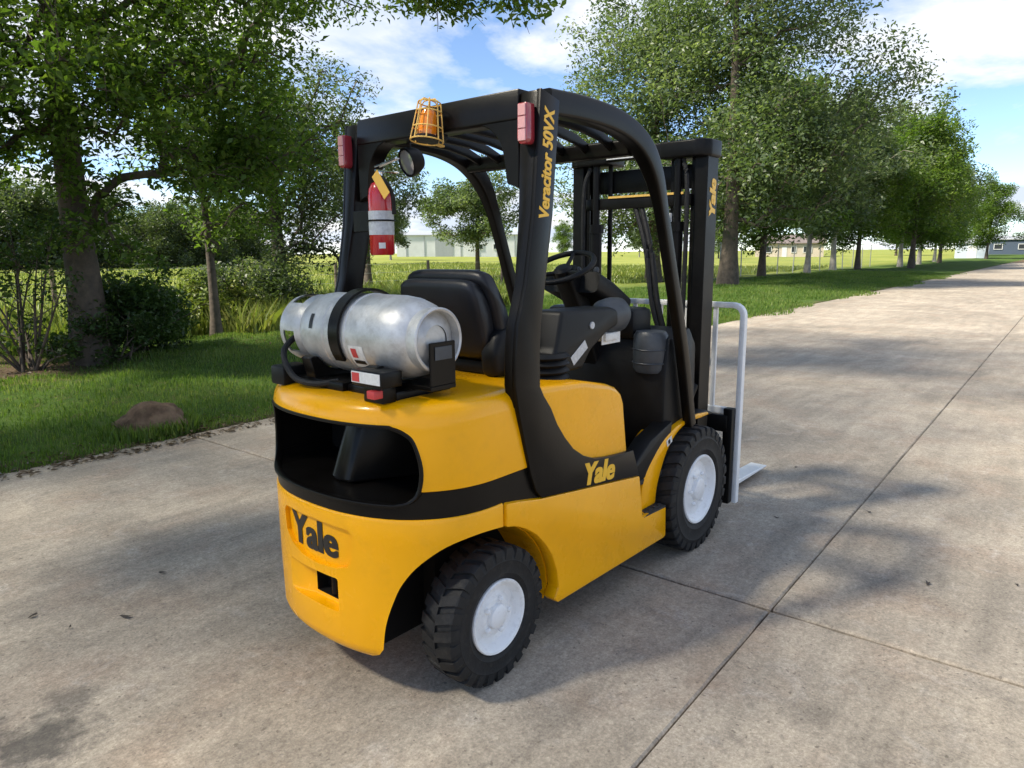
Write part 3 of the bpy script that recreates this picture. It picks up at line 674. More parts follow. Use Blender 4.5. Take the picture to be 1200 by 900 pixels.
# amber beacon in its wire cage
be = empty('beacon', (0.145, -0.065, 2.015)); be.scale = (0.86,)*3; be.parent = guard; be.rotation_euler = (0, rad(8), 0)
bm = BM(); box(bm, 0.03, 0.10, -0.03, 0.03, 0.02, 0.05, 0.004); lathe(bm, [(0.052, 0.0), (0.055, 0.012), (0.048, 0.022), (0, 0.022)], 24); obj('beacon_base', bm, 'black_plastic', be)
bm = BM(); lathe(bm, [(0.040, 0.022), (0.041, 0.06), (0.037, 0.105), (0.030, 0.128), (0.015, 0.138), (0, 0.140)], 24); obj('beacon_dome', bm, 'amber', be)
def ringp(r, z, n=20): return [(r*math.cos(2*math.pi*i/n), r*math.sin(2*math.pi*i/n), z) for i in range(n+1)]
bm = BM()
for r, z in ((0.074, 0.0), (0.066, 0.055), (0.056, 0.125), (0.050, 0.165)): tube(bm, ringp(r, z), 0.0032, 6, (0, 0, 1))
for q in range(8):
    t = 2*math.pi*q/8; ca, sa = math.cos(t), math.sin(t)
    tube(bm, [(0.074*ca, 0.074*sa, 0), (0.066*ca, 0.066*sa, 0.055), (0.056*ca, 0.056*sa, 0.125), (0.050*ca, 0.050*sa, 0.165), (0.035*ca, 0.035*sa, 0.178), (0.0, 0.0, 0.180)], 0.0032, 6)
box(bm, 0.066, 0.10, -0.012, 0.012, -0.004, 0.004)
obj('wire_cage', bm, 'cage_yellow', be)

# ---- operator's place: cowl, floor, dash, column, console, seat
bm = BM(); box(bm, 0.90, 1.62, -0.50, 0.50, 0.475, 0.50, 0.004); obj('floor_plate', bm, 'tread', truck)
bm = BM(); prism(bm, [(1.42, 0.50), (1.36, 0.62), (1.36, 0.95), (1.40, 1.16), (1.62, 1.20), (1.70, 1.10), (1.72, 0.50)], -0.47, 0.47, 'y', 0.02, 2); obj('front_cowl', bm, 'black_plastic', truck)
for s in (-1, 1):
    bm = BM(); prism(bm, [(0.90, 0.50), (0.93, 0.66), (1.03, 0.585), (1.18, 0.68), (1.40, 0.74), (1.36, 0.50)], min(s*0.40, s*0.50), max(s*0.40, s*0.50), 'y', 0.01, 2); obj('floor_side', bm, 'black_plastic', truck)
bm = BM(); lathe(bm, [(0.075, 0.98), (0.088, 1.0), (0.09, 1.10), (0.088, 1.17), (0.075, 1.19), (0, 1.19)], 24, Matrix.Translation((1.40, -0.36, 0))); 
for z in (1.03, 1.10): tube(bm, ringp(0.091, z), 0.004, 6, (0, 0, 1), None)
for v in bm.verts:
    if v.co.z < 1.2 and abs(v.co.x) < 0.12 and abs(v.co.y) < 0.12: v.co += Vector((1.40, -0.36, 0))
obj('grab_post_cover', bm, 'grey_plastic', truck)
bm = BM(); sweep(bm, [(1.42, 0, 1.00), (1.28, 0, 1.28), (1.14, 0, 1.50)], rrect(0.05, 0.055, 0.02), (0, 1, 0)); col_o = obj('steering_column', bm, 'black_plastic', truck)
bm = BM(); sweep(bm, [(1.50, 0.0, 1.30), (1.34, 0, 1.385), (1.20, 0, 1.44)], rrect(0.055, 0.17, 0.03), (0, 1, 0)); box(bm, 1.36, 1.56, -0.28, 0.28, 1.14, 1.30, 0.03); dash = obj('dashboard', bm, 'black_plastic', truck)
for i in range(5):
    bm = BM(); y = -0.12+0.055*i; tube(bm, [(1.30, y, 1.42), (1.27, y, 1.475), (1.255, y, 1.49)], 0.007, 8); lathe(bm, [(0, -0.016), (0.013, -0.01), (0.015, 0.003), (0.009, 0.015), (0, 0.017)], 12, Matrix.Translation((1.25, y, 1.50))); obj('control_lever', bm, 'grey_plastic', dash)
sw = empty('steering_wheel', (1.12, 0.0, 1.515)); sw.parent = truck; sw.rotation_euler = (0, rad(-26), 0)
bm = BM(); tube(bm, ringp(0.165, 0.0, 36), 0.014, 10, (0, 0, 1)); obj('wheel_ring', bm, 'black_plastic', sw, 60)
for a in (10, 130, 250):
    bm = BM(); tube(bm, [(0.03*math.cos(rad(a)), 0.03*math.sin(rad(a)), -0.02), (0.158*math.cos(rad(a)), 0.158*math.sin(rad(a)), 0)], 0.011, 8); obj('spoke', bm, 'black_plastic', sw)
bm = BM(); lathe(bm, [(0, -0.05), (0.045, -0.045), (0.05, -0.01), (0.035, 0.004), (0, 0.006)], 24); obj('hub', bm, 'black_plastic', sw)
bm = BM(); lathe(bm, [(0.011, 0), (0.011, 0.03), (0.022, 0.04), (0.024, 0.06), (0.012, 0.072), (0, 0.073)], 16, Matrix.Translation((-0.10, 0.13, 0.01))); obj('spinner_knob', bm, 'black_plastic', sw)
# right-hand console with its arm
con = empty('arm_console', (0.75, -0.33, 1.06)); con.parent = truck
bm = BM(); prism(bm, [(-0.28, 0.03), (-0.27, 0.10), (-0.24, 0.13), (-0.20, 0.29), (0.18, 0.285), (0.24, 0.27), (0.25, 0.20), (0.14, 0.165), (0.02, 0.10), (-0.04, 0.03)], -0.085, 0.075, 'y', 0.018, 3); obj('console_body', bm, 'black_plastic', con, 40)
bm = BM(); lathe(bm, [(0.05, -0.13), (0.075, -0.09), (0.085, -0.02), (0.082, 0.06), (0.06, 0.10), (0.0, 0.11)], 20, Matrix.Translation((0.30, -0.01, 0.235)) @ Matrix.Rotation(rad(90), 4, 'Y') @ Matrix.Scale(0.8, 4, (0, 1, 0))); obj('armrest_pad', bm, 'grey_plastic', con)
bm = BM(); box(bm, -0.062, 0.062, -0.002, 0, -0.022, 0.022, 0.0008, 1, Matrix.Translation((-0.075, -0.086, 0.105)) @ Matrix.Rotation(rad(-32), 4, 'Y')); obj('instruction_label', bm, 'label_silver', con)
bm = BM(); lathe(bm, [(0.016, 0), (0.016, 0.006), (0, 0.007)], 14, Matrix.Translation((0.02, -0.085, 0.215)) @ Matrix.Rotation(rad(90), 4, 'X')); obj('console_button', bm, 'label_silver', con)
bm = BM()
for z in (0.0, 0.03, 0.06, 0.09): lathe(bm, [(0.10, z), (0.115, z+0.012), (0.10, z+0.028)], 24, Matrix.Translation((-0.22, 0.0, 0)))
obj('bellows', bm, 'black_plastic', con)
bm = BM(); box(bm, 0.17, 0.33, -0.05, -0.045, 0.105, 0.165, 0.001, 1, Matrix.Translation((0.02, 0.02, 0))); box(bm, 0.20, 0.31, -0.045, 0.05, 0.12, 0.16, 0.01); obj('data_plate', bm, 'label_white', con)
# seat
seat = empty('seat', (0.45, 0.03, 1.085)); seat.parent = truck
bm = BM(); box(bm, -0.10, 0.42, -0.25, 0.25, 0.0, 0.06, 0.02); obj('seat_base', bm, 'black_plastic', seat)
def cushion(prof, yw, edge, m, name, taper=None):
    """profile in (x,z), lofted across y with rounded sides"""
    pr_ = list(prof); P4 = pr_[-1:]+pr_+pr_[:2]; sp = []
    for i in range(1, len(P4)-2):
        a_, b_, c_, d_ = [np.array(q) for q in P4[i-1:i+3]]
        for k_ in range(4):
            t_ = k_/4; sp.append(tuple(0.5*((2*b_)+(c_-a_)*t_+(2*a_-5*b_+4*c_-d_)*t_*t_+(-a_+3*b_-3*c_+d_)*t_**3)))
    prof = sp; bm = BM(); n = 22; rings = []
    cx = sum(p[0] for p in prof)/len(prof); cz = sum(p[1] for p in prof)/len(prof)
    for i in range(n+1):
        t = -1 + 2*i/n; y = yw*t; k = (1-abs(t)**6)**(1/3.0)*(1-edge)+edge
        rr = []
        for x, z in prof:
            sc = 1.0 if taper is None else 1.0
            yy = y*(1-(taper or 0)*max(0, (z-cz))**2)
            rr.append((cx+(x-cx)*k, yy, cz+(z-cz)*k))
        rings.append(rr)
    loft(bm, rings); return obj(name, bm, m, seat, 70)
cushion([(-0.10, 0.07), (-0.10, 0.13), (-0.06, 0.16), (0.10, 0.155), (0.34, 0.175), (0.42, 0.16), (0.45, 0.11), (0.42, 0.06), (0.0, 0.05)], 0.245, 0.82, 'vinyl', 'cushion')
cushion([(-0.045, 0.06), (-0.085, 0.20), (-0.125, 0.34), (-0.150, 0.405), (-0.135, 0.435), (-0.09, 0.43), (-0.055, 0.36), (0.0, 0.22), (0.045, 0.12), (0.03, 0.06)], 0.262, 0.60, 'vinyl', 'backrest', 2.2)
cushion([(-0.13, 0.08), (-0.165, 0.20), (-0.20, 0.33), (-0.205, 0.385), (-0.17, 0.40), (-0.12, 0.36), (-0.07, 0.22), (-0.06, 0.08)], 0.235, 0.6, 'vinyl', 'back_shell', 2.2)
for s in (-1, 1):
    bm = BM(); b2 = [(-0.14, 0.0), (-0.15, 0.10), (-0.11, 0.185), (-0.02, 0.205), (0.08, 0.18), (0.14, 0.10), (0.14, 0.0)]
    prism(bm, b2, s*0.20 if s > 0 else -0.29, 0.29 if s > 0 else -0.20, 'y', 0.03, 4); obj('hip_bolster', bm, 'black_plastic', seat, 40)

# ---- mast, carriage, load backrest, forks
mast = empty('mast', (-0.075, 0, 0)); mast.parent = truck
for s in (-1, 1):
    bm = BM(); ch = [(1.90, s*0.435), (2.03, s*0.435), (2.03, s*0.36), (2.012, s*0.36), (2.012, s*0.417), (1.918, s*0.417), (1.918, s*0.36), (1.90, s*0.36)]
    prism(bm, ch, 0.10, 2.10, 'z', 0.003, 1); r_o = obj('outer_rail', bm, 'mast_black', mast, 30)
    if s < 0:
        place_text('lettering', 'Yale', 0.20, 0.075, lambda a, bb, c: (2.008-bb, -0.435-0.0005-c, 1.775+a), 'letter_yellow', r_o, shear=0.22, bold=0.005, ext=0.0006)
    bm = BM(); ch = [(1.925, s*0.405), (2.005, s*0.405), (2.005, s*0.33), (1.99, s*0.33), (1.99, s*0.388), (1.94, s*0.388), (1.94, s*0.33), (1.925, s*0.33)]
    prism(bm, ch, 0.12, 2.13, 'z', 0.003, 1); obj('inner_rail', bm, 'mast_black', mast, 30)
    bm = BM(); cyl(bm, (1.90, s*0.265, 0.35), (1.90, s*0.265, 1.72), 0.036); cyl(bm, (1.90, s*0.265, 1.70), (1.90, s*0.265, 1.75), 0.046); cyl_o = obj('lift_cylinder', bm, 'mast_black', mast)
    bm = BM(); cyl(bm, (1.90, s*0.265, 1.74), (1.90, s*0.265, 2.10), 0.022); obj('piston_rod', bm, 'mast_black', cyl_o)
    bm = BM(); cap = [(1.85, s*0.17), (1.85, s*0.38), (1.87, s*0.425), (1.91, s*0.45), (2.03, s*0.45), (2.06, s*0.43), (2.06, s*0.17)]
    prism(bm, cap, 2.085, 2.175, 'z', 0.012, 3); obj('mast_cap', bm, 'mast_black', mast, 40)
    bm = BM(); box(bm, 1.955, 1.967, s*0.205-0.014, s*0.205+0.014, 0.55, 2.09, 0.002, 1); obj('lift_chain', bm, 'steel' if False else 'mast_black', mast)
    bm = BM(); tube(bm, spline([(1.89, s*0.30, 2.08), (1.87, s*0.335, 1.9), (1.875, s*0.33, 1.2), (1.885, s*0.30, 0.6)], 6), 0.013, 8); obj('hydraulic_hose', bm, 'rubber', mast)
bm = BM(); box(bm, 1.852, 1.90, -0.18, 0.18, 2.10, 2.17, 0.006); obj('top_crossmember', bm, 'mast_black', mast)
bm = BM(); box(bm, 1.846, 1.851, -0.05, 0.165, 2.108, 2.162, 0.001, 1); obj('capacity_plate', bm, 'label_white', mast)
bm = BM(); box(bm, 1.97, 1.99, -0.33, 0.33, 1.93, 2.06, 0.006); obj('upper_crossmember', bm, 'mast_black', mast)
bm = BM(); box(bm, 1.90, 1.925, -0.345, 0.345, 1.835, 1.90, 0.006); obj('middle_crossmember', bm, 'mast_black', mast)
bm = BM(); box(bm, 1.894, 1.90, -0.30, 0.18, 1.897, 1.909); obj('wear_strip', bm, 'cage_yellow', mast)
bm = BM(); box(bm, 1.90, 1.96, -0.345, 0.345, 0.55, 0.72, 0.01); box(bm, 1.90, 1.96, -0.345, 0.345, 0.14, 0.28, 0.01); obj('lower_crossmember', bm, 'mast_black', mast)
for s in (-1, 1):
    bm = BM(); cyl(bm, (1.55, s*0.38, 0.42), (1.90, s*0.40, 0.85), 0.03); obj('tilt_cylinder', bm, 'mast_black', mast)
bm = BM(); tube(bm, spline([(1.93, 0.02, 1.86), (1.86, -0.10, 1.60), (1.84, -0.16, 1.30), (1.88, -0.22, 1.05), (1.95, -0.24, 0.80)], 6), 0.016, 8)
tube(bm, spline([(1.93, -0.02, 1.86), (1.87, -0.13, 1.58), (1.85, -0.19, 1.30), (1.89, -0.24, 1.05), (1.95, -0.26, 0.80)], 6), 0.016, 8); obj('hose_pair', bm, 'rubber', mast)
bm = BM(); box(bm, 1.905, 1.908, -0.205, -0.175, 1.70, 1.76, 0.0005, 1); box(bm, 1.908, 1.93, -0.22, -0.16, 1.66, 1.80, 0.004); obj('mast_tag', bm, 'label_white', mast)
car = empty('carriage'); car.parent = truck
bm = BM(); box(bm, 2.075, 2.115, -0.50, 0.50, 0.54, 0.64, 0.006); box(bm, 2.075, 2.115, -0.50, 0.50, 0.13, 0.23, 0.006); box(bm, 1.93, 2.08, -0.34, -0.28, 0.14, 0.66, 0.004); box(bm, 1.93, 2.08, 0.28, 0.34, 0.14, 0.66, 0.004)
obj('carriage_bars', bm, 'mast_black', car)
for s in (-1, 1):
    bm = BM(); box(bm, 2.085, 2.14, s*0.50-0.028, s*0.50+0.028, 0.10, 0.68, 0.006); obj('carriage_side', bm, 'mast_black', car)
bm = BM(); fr = []
y0 = 0.535; tube_path = [(2.165, -y0, 0.095), (2.165, -y0, 1.22)] + [(2.165, -y0+0.06-0.06*math.cos(rad(a)), 1.22+0.06*math.sin(rad(a))) for a in (22, 45, 68, 90)]
tube_path += [(2.165, -p[1], p[2]) for p in tube_path[::-1]]
sweep(bm, tube_path, rrect(0.016, 0.022, 0.006, 2), (1, 0, 0)); obj('backrest_frame', bm, 'white_paint', car, 40)
for y in (-0.365, -0.18, 0.0, 0.18, 0.365):
    bm = BM(); box(bm, 2.155, 2.173, y-0.014, y+0.014, 0.65, 1.268, 0.003, 1); obj('backrest_bar', bm, 'white_paint', car)
bm = BM(); box(bm, 2.15, 2.178, -0.52, 0.52, 0.63, 0.672, 0.004, 1); obj('backrest_rail', bm, 'white_paint', car)
for s in (-1, 1):
    bm = BM(); y = s*0.30
    fk = [(2.12, 0.62), (2.12, 0.06), (2.135, 0.045), (2.165, 0.035), (3.17, 0.038), (3.18, 0.046), (3.16, 0.052), (2.30, 0.078), (2.185, 0.085), (2.165, 0.11), (2.16, 0.62)]
    prism(bm, fk, y-0.058, y+0.058, 'y', 0.004, 1, ang=0.4); obj('fork', bm, 'white_paint', truck, 25)

# ================================================================== PROPANE TANK (lifts off), bracket stays on the truck
TX, TZ, TR = -0.15, 1.300, 0.147
br = empty('tank_bracket', (TX, 0, 1.10)); br.parent = truck
bm = BM(); box(bm, -0.15, 0.15, -0.06, 0.29, -0.004, 0.035, 0.008); box(bm, -0.13, 0.13, -0.33, -0.06, -0.004, 0.03, 0.006); obj('bracket_base', bm, 'black_paint', br)
for y in (-0.24, 0.14):
    bm = BM(); pl = [(-0.14, 0.02), (-0.165, 0.11), (-0.150, 0.115)] + [(0.158*math.cos(rad(a)), 0.205+0.158*math.sin(rad(a))) for a in range(215, 330, 14)] + [(0.150, 0.115), (0.165, 0.11), (0.14, 0.02)]
    prism(bm, pl, y-0.03, y+0.03, 'y', 0.003, 1); obj('cradle', bm, 'black_paint', br)
bm = BM(); box(bm, -0.20, -0.08, 0.24, 0.33, -0.004, 0.07, 0.01); obj('latch_block', bm, 'black_plastic', br)
bm = BM(); box(bm, -0.215, -0.125, -0.36, -0.20, 0.055, 0.110, 0.006); box(bm, -0.19, -0.13, -0.33, -0.23, -0.003, 0.06, 0.004); obj('latch_box', bm, 'black_paint', br)
bm = BM(); box(bm, -0.2185, -0.2155, -0.352, -0.205, 0.066, 0.104, 0.0006, 1); lb = obj('warning_label', bm, 'label_white', br)
bm = BM(); box(bm, -0.2198, -0.2186, -0.248, -0.210, 0.070, 0.100); obj('label_mark', bm, 'label_red', br)
bm = BM(); box(bm, -0.225, -0.185, -0.33, -0.29, 0.018, 0.046, 0.004); obj('release_knob', bm, 'label_red', br)
bm = BM(); box(bm, -0.055, 0.065, -0.422, -0.412, 0.045, 0.195, 0.003, 1); box(bm, -0.055, 0.065, -0.422, -0.22, 0.030, 0.046, 0.002, 1); obj('end_stop', bm, 'black_paint', br)
bm = BM(); box(bm, -0.035, 0.045, -0.4255, -0.4225, 0.135, 0.18, 0.0006, 1); obj('stop_label', bm, 'grey_plastic', br)
bm = BM(); sweep(bm, [(0.1575*math.cos(rad(a)), -0.03, 0.205+0.1575*math.sin(rad(a))) for a in range(-40, 222, 8)], [(-0.0045, -0.027), (0.0045, -0.027), (0.0045, 0.027), (-0.0045, 0.027)], (0, 1, 0)); obj('strap', bm, 'black_paint', br, 40)
bm = BM(); tube(bm, spline([(-0.05, 0.30, 0.20), (-0.17, 0.27, 0.13), (-0.185, 0.20, 0.04), (-0.175, 0.08, 0.02), (-0.12, 0.0, 0.03)], 6), 0.012, 8); obj('gas_hose', bm, 'rubber', br)

tank = empty('propane_tank', (TX, 0.0, 1.10))
tag(tank, 'dull silver propane tank strapped on its side on the rear deck of the forklift', 'tank')
MT = Matrix.Translation((0, 0, TZ-1.10)) @ Matrix.Rotation(rad(90), 4, 'X')      # local z -> -y
bm = BM(); r = TR
lathe(bm, [(0.05, 0.395), (0.095, 0.375), (0.128, 0.335), (0.142, 0.285), (r, 0.235), (r, 0.0), (r, -0.0), (r, -0.055)], 48, MT, cap=False)
lathe(bm, [(0.0, 0.392), (0.05, 0.390)], 48, MT, cap=False)
for h in (0.075, -0.055): lathe(bm, [(r, h-0.006), (r+0.003, h-0.003), (r+0.003, h+0.003), (r, h+0.006)], 48, MT, cap=False)
lathe(bm, [(r, -0.055), (r, -0.14), (0.142, -0.185), (0.126, -0.225), (0.10, -0.25), (0.05, -0.262), (0, -0.265)], 48, MT, cap=False)
obj('tank_body', bm, 'tank_metal', tank, 40)
bm = BM(); lathe(bm, [(0.100, 0.355), (0.108, 0.358), (0.112, 0.385), (0.112, 0.408), (0.106, 0.412), (0.100, 0.408), (0.099, 0.36)], 48, MT, cap=False); obj('foot_ring', bm, 'tank_metal', tank, 40)
bm = BM()          # pierced collar round the valve at the far end
N_ = 56; z0_, z1_ = -0.225, -0.355; rows = [z0_, -0.255, -0.325, z1_]; G_ = {}
for i in range(N_):
    for j, zz in enumerate(rows):
        rr = 0.134 if j else 0.122
        if j == 3: rr = 0.130
        for q, dr in enumerate((0, -0.006)): G_[i, j, q] = bm.verts.new(MT @ Vector(((rr+dr)*math.cos(2*math.pi*i/N_), (rr+dr)*math.sin(2*math.pi*i/N_), zz)))
for i in range(N_):
    k2 = (i+1) % N_
    for j in range(3):
        if j == 1 and (i % 14) < 6: continue
        bm.faces.new((G_[i, j, 0], G_[k2, j, 0], G_[k2, j+1, 0], G_[i, j+1, 0])); bm.faces.new((G_[i, j, 1], G_[i, j+1, 1], G_[k2, j+1, 1], G_[k2, j, 1]))
    bm.faces.new((G_[i, 3, 0], G_[k2, 3, 0], G_[k2, 3, 1], G_[i, 3, 1]))
obj('collar', bm, 'tank_metal', tank, 40)
bm = BM(); cyl(bm, MT @ Vector((0, 0.03, -0.255)), MT @ Vector((0, 0.03, -0.31)), 0.022, 12); cyl(bm, MT @ Vector((-0.05, 0.03, -0.30)), MT @ Vector((0.05, 0.03, -0.30)), 0.014, 12); cyl(bm, MT @ Vector((0, 0.03, -0.31)), MT @ Vector((0, 0.03, -0.345)), 0.03, 16); obj('valve', bm, 'steel', tank)
def on_tank(name, a0, a1, h0, h1, m, dr=0.0012, par=tank):
    b = BM(); n = 8; A = [];
    for i in range(n+1):
        a = rad(a0+(a1-a0)*i/n); A.append([b.verts.new(MT @ Vector(((r+dr)*math.cos(a), (r+dr)*math.sin(a), h))) for h in (h0, h1)])
    for p, q in zip(A, A[1:]): b.faces.new((p[0], q[0], q[1], p[1]))
    return obj(name, b, m, par, 60)
on_tank('safety_label', 190, 226, 0.095, 0.175, 'label_white')
on_tank('label_mark', 194, 208, 0.108, 0.138, 'label_red', 0.0022)
on_tank('label_mark', 212, 219, 0.104, 0.165, 'letter_black', 0.0022)
on_tank('data_label', 176, 190, -0.02, 0.005, 'label_silver')
on_tank('stencil_mark', 150, 172, -0.135, -0.115, 'letter_black')

# ================================================================== FIRE EXTINGUISHER on the left pillar
ex = empty('fire_extinguisher', (0.205, 0.295, 1.585))
tag(ex, 'red fire extinguisher with silver label hanging on the left rear pillar of the forklift', 'fire extinguisher')
bm = BM(); lathe(bm, [(0, 0.0), (0.047, 0.0), (0.053, 0.008), (0.053, 0.24), (0.049, 0.275), (0.037, 0.298), (0.022, 0.308), (0, 0.31)], 32); obj('cylinder', bm, 'extinguisher_red', ex, 40)
bm = BM(); lathe(bm, [(0.0542, 0.085), (0.0542, 0.185)], 32, cap=False); obj('label_band', bm, 'label_silver', ex, 60)
bm = BM(); lathe(bm, [(0.0, 0.005), (0.0, 0.0)], 8); 
b2 = BM(); a0 = 190
for a in range(215, 245, 10):
    q1, q2 = rad(a), rad(a+10); v = [b2.verts.new((0.0543*math.cos(q), 0.0543*math.sin(q), z)) for q, z in ((q1, 0.028), (q2, 0.028), (q2, 0.052), (q1, 0.052))]; b2.faces.new(v)
bm.free(); obj('small_label', b2, 'label_white', ex)
bm = BM(); cyl(bm, (0, 0, 0.30), (0, 0, 0.345), 0.017, 12); cyl(bm, (0, 0.0, 0.325), (-0.03, -0.02, 0.325), 0.013, 12); obj('valve_head', bm, 'chrome', ex)
bm = BM(); box(bm, -0.012, 0.012, -0.11, 0.02, -0.004, 0.004, 0.002, 1, Matrix.Translation((0, 0, 0.352)) @ Matrix.Rotation(rad(8), 4, 'X')); box(bm, -0.012, 0.012, -0.12, 0.02, -0.004, 0.004, 0.002, 1, Matrix.Translation((0, 0, 0.372)) @ Matrix.Rotation(rad(-10), 4, 'X')); obj('squeeze_lever', bm, 'chrome', ex)
bm = BM(); box(bm, -0.002, 0.0, -0.022, 0.022, -0.12, 0.0, 0, 1, Matrix.Translation((-0.05, -0.03, 0.335)) @ Matrix.Rotation(rad(-38), 4, 'X')); obj('inspection_tag', bm, 'tag_yellow', ex)
bm = BM(); tube(bm, spline([(-0.02, -0.01, 0.325), (-0.04, -0.07, 0.31), (-0.02, -0.10, 0.25), (0.0, -0.085, 0.17)], 5), 0.009, 8); obj('hose', bm, 'rubber', ex)
bm = BM(); tube(bm, ringp(0.056, 0.145, 24), 0.004, 6, (0, 0, 1)); box(bm, -0.02, 0.02, 0.050, 0.17, 0.10, 0.19, 0.003, 1); obj('bracket', bm, 'mast_black', ex)

# ================================================================== VEGETATION
def leaves(centers, radii, counts, size, seed, flat=0.75, up=0.45, ctint=None, aspect=0.5):
    """leaf quads scattered in clumps; returns vertices (n*4,3), tint (n)"""
    r = np.random.default_rng(seed)
    c = np.repeat(centers, counts, 0); rr = np.repeat(radii, counts)
    n = len(c)
    d = r.normal(size=(n, 3)); d /= np.linalg.norm(d, axis=1, keepdims=True)
    q = r.random(n)**0.45
    p = c + d*(rr*q)[:, None]*np.array([1, 1, flat])
    nrm = r.normal(size=(n, 3)); nrm[:, 2] = np.abs(nrm[:, 2])+up; nrm /= np.linalg.norm(nrm, axis=1, keepdims=True)
    a = np.cross(nrm, r.normal(size=(n, 3))); a /= np.linalg.norm(a, axis=1, keepdims=True); b = np.cross(nrm, a)
    s = size*(0.45+1.1*r.random(n)**1.4)[:, None]
    fold = nrm*s*0.16
    V = np.stack([p-a*s*0.55, p+b*s*aspect*0.5+fold-a*s*0.08, p+a*s*0.55-fold*0.6, p-b*s*aspect*0.5+fold-a*s*0.08], 1).reshape(-1, 3)
    t = r.random(n)*0.55 + (0.22 if ctint is None else np.repeat(ctint, counts)*0.45)
    return V, np.clip(t, 0, 1)
def crown_clumps(blobs, seed):
    """blobs: (cx,cy,cz,rx,ry,rz,n,clump_radius) -> centres (k,3), radii (k)"""
    r = np.random.default_rng(seed); C = []; R = []
    for (cx, cy, cz, rx, ry, rz, n, cr) in blobs:
        d = r.normal(size=(n, 3)); d /= np.linalg.norm(d, axis=1, keepdims=True)
        q = r.random(n)**0.42
        # lumpy outline
        lump = 1 + 0.22*np.sin(d[:, 0]*5+seed)*np.cos(d[:, 1]*4.2+seed*2) + 0.15*np.sin(d[:, 2]*7+seed)
        C.append(np.array([cx, cy, cz]) + d*(q*lump)[:, None]*np.array([rx, ry, rz])); R.append(cr*(0.65+0.7*r.random(n)))
    return np.concatenate(C), np.concatenate(R)
def limb_mesh(base, h, r0, C, seed, lean=(0, 0), twig_r=0.010, twigs=0, R=None, first=0.3, drop=1.3):
    """tapered trunk; every clump is joined to the nearest wood already grown, so limbs fork and thin out"""
    r = np.random.default_rng(seed); bm = BM(); nseg = 9; tp = []
    for i in range(nseg+1):
        t = i/nseg; w = 0.05*h*t
        tp.append(np.array([base[0]+lean[0]*t+w*math.sin(3*t+seed)*0.45, base[1]+lean[1]*t+w*math.cos(2.3*t+seed)*0.45, base[2]-0.15+h*t]))
    nodes = []; par = []
    for i, p in enumerate(tp): nodes.append(p); par.append(i-1)
    ntr = len(tp); k0 = max(1, int(first*nseg))
    axis_d = np.array([min(np.linalg.norm(c-p) for p in tp[k0:]) for c in C]); chains = []; order = np.argsort(axis_d)
    leafn = {}
    for j in order:
        c = C[j]; NN = np.array(nodes); d = np.linalg.norm(NN-c, axis=1)
        pen = d + drop*np.maximum(0, NN[:, 2]-c[2]+0.1*d); pen[:k0] += 50
        k = int(np.argmin(pen)); a = nodes[k]; L = np.linalg.norm(c-a); n = max(2, min(6, int(L/0.55)+1))
        sag = np.array([0, 0, 0.10*L]); prev = k; ch = [k]
        for q in range(1, n+1):
            t = q/n; p = a+(c-a)*t+sag*math.sin(math.pi*t)+(r.normal(size=3)*0.05*L*(0 if q == n else 1))
            nodes.append(p); par.append(prev); prev = len(nodes)-1; ch.append(prev)
        chains.append(ch); leafn[j] = prev
    cnt = np.zeros(len(nodes))
    for j, e in leafn.items():
        while e >= 0: cnt[e] += 1; e = par[e]
    rad_ = np.maximum(twig_r*0.45, twig_r*cnt**0.48)
    lim = r0*0.62
    for ch in chains:
        rs = [min(lim, rad_[q]) for q in ch]; rs[0] = min(rs[0], rs[1]*1.25)
        sweep(bm, [nodes[q] for q in ch], circ(1.0, 6), (0.3, 0.4, 0.86), rs, cap=False)
    tr = [max(r0*(1.0-0.85*(i/nseg)), 0.02) for i in range(nseg+1)]; tr[0] = r0*1.45; tr[1] = max(tr[1], r0*0.97)
    sweep(bm, tp, circ(1.0, 12), (0.13, 0.95, 0.2), tr)
    if twigs:
        for j, e in leafn.items():
            for q in range(twigs):
                dd = r.normal(size=3); dd[2] *= .7; dd *= R[j]*r.uniform(.6, 1.0)/np.linalg.norm(dd)
                s0 = nodes[e] if q % 2 else nodes[par[e]]; e2 = nodes[e]+dd
                sweep(bm, [s0, (s0+e2)/2+np.array([0, 0, 0.06]), e2], circ(0.007, 3), (0.3, 0.4, 0.86), [1, .7, .4], cap=False)
    return bm
def tree(name, label, base, h, r0, blobs, nleaf, size, lmat, seed, group=None, cat='tree', bark='bark', lean=(0, 0), twig_r=0.012, twigs=0, flat=0.75, aspect=0.5, first=0.3, drop=1.3):
    """blob coordinates are relative to the base; an optional ninth value weighs the blob's leaf density"""
    C, R = crown_clumps([b[:8] for b in blobs], seed); Wt = np.concatenate([np.full(b[6], b[8] if len(b) > 8 else 1.0) for b in blobs])
    ok = C[:, 2] > 0.15; C, R, Wt = C[ok], R[ok], Wt[ok]
    w = R**2*Wt; cnt = np.maximum(3, (nleaf*w/w.sum()).astype(int)); r = np.random.default_rng(seed+5)
    e = empty(name, base); tag(e, label, cat, group)
    obj('trunk', limb_mesh((0, 0, 0), h, r0, C, seed, lean, twig_r, twigs, R, first, drop), bark, e, 60)
    V, t = leaves(C, R, cnt, size, seed+9, flat, ctint=r.random(len(C)), aspect=aspect)
    me = fast_mesh('crown', V, 4, t); setm(me, lmat); link('crown', me, e)
    return e
gz = lambda x, y: float(ground_z(x, y))
def base(x, y): return (x, y, gz(x, y))

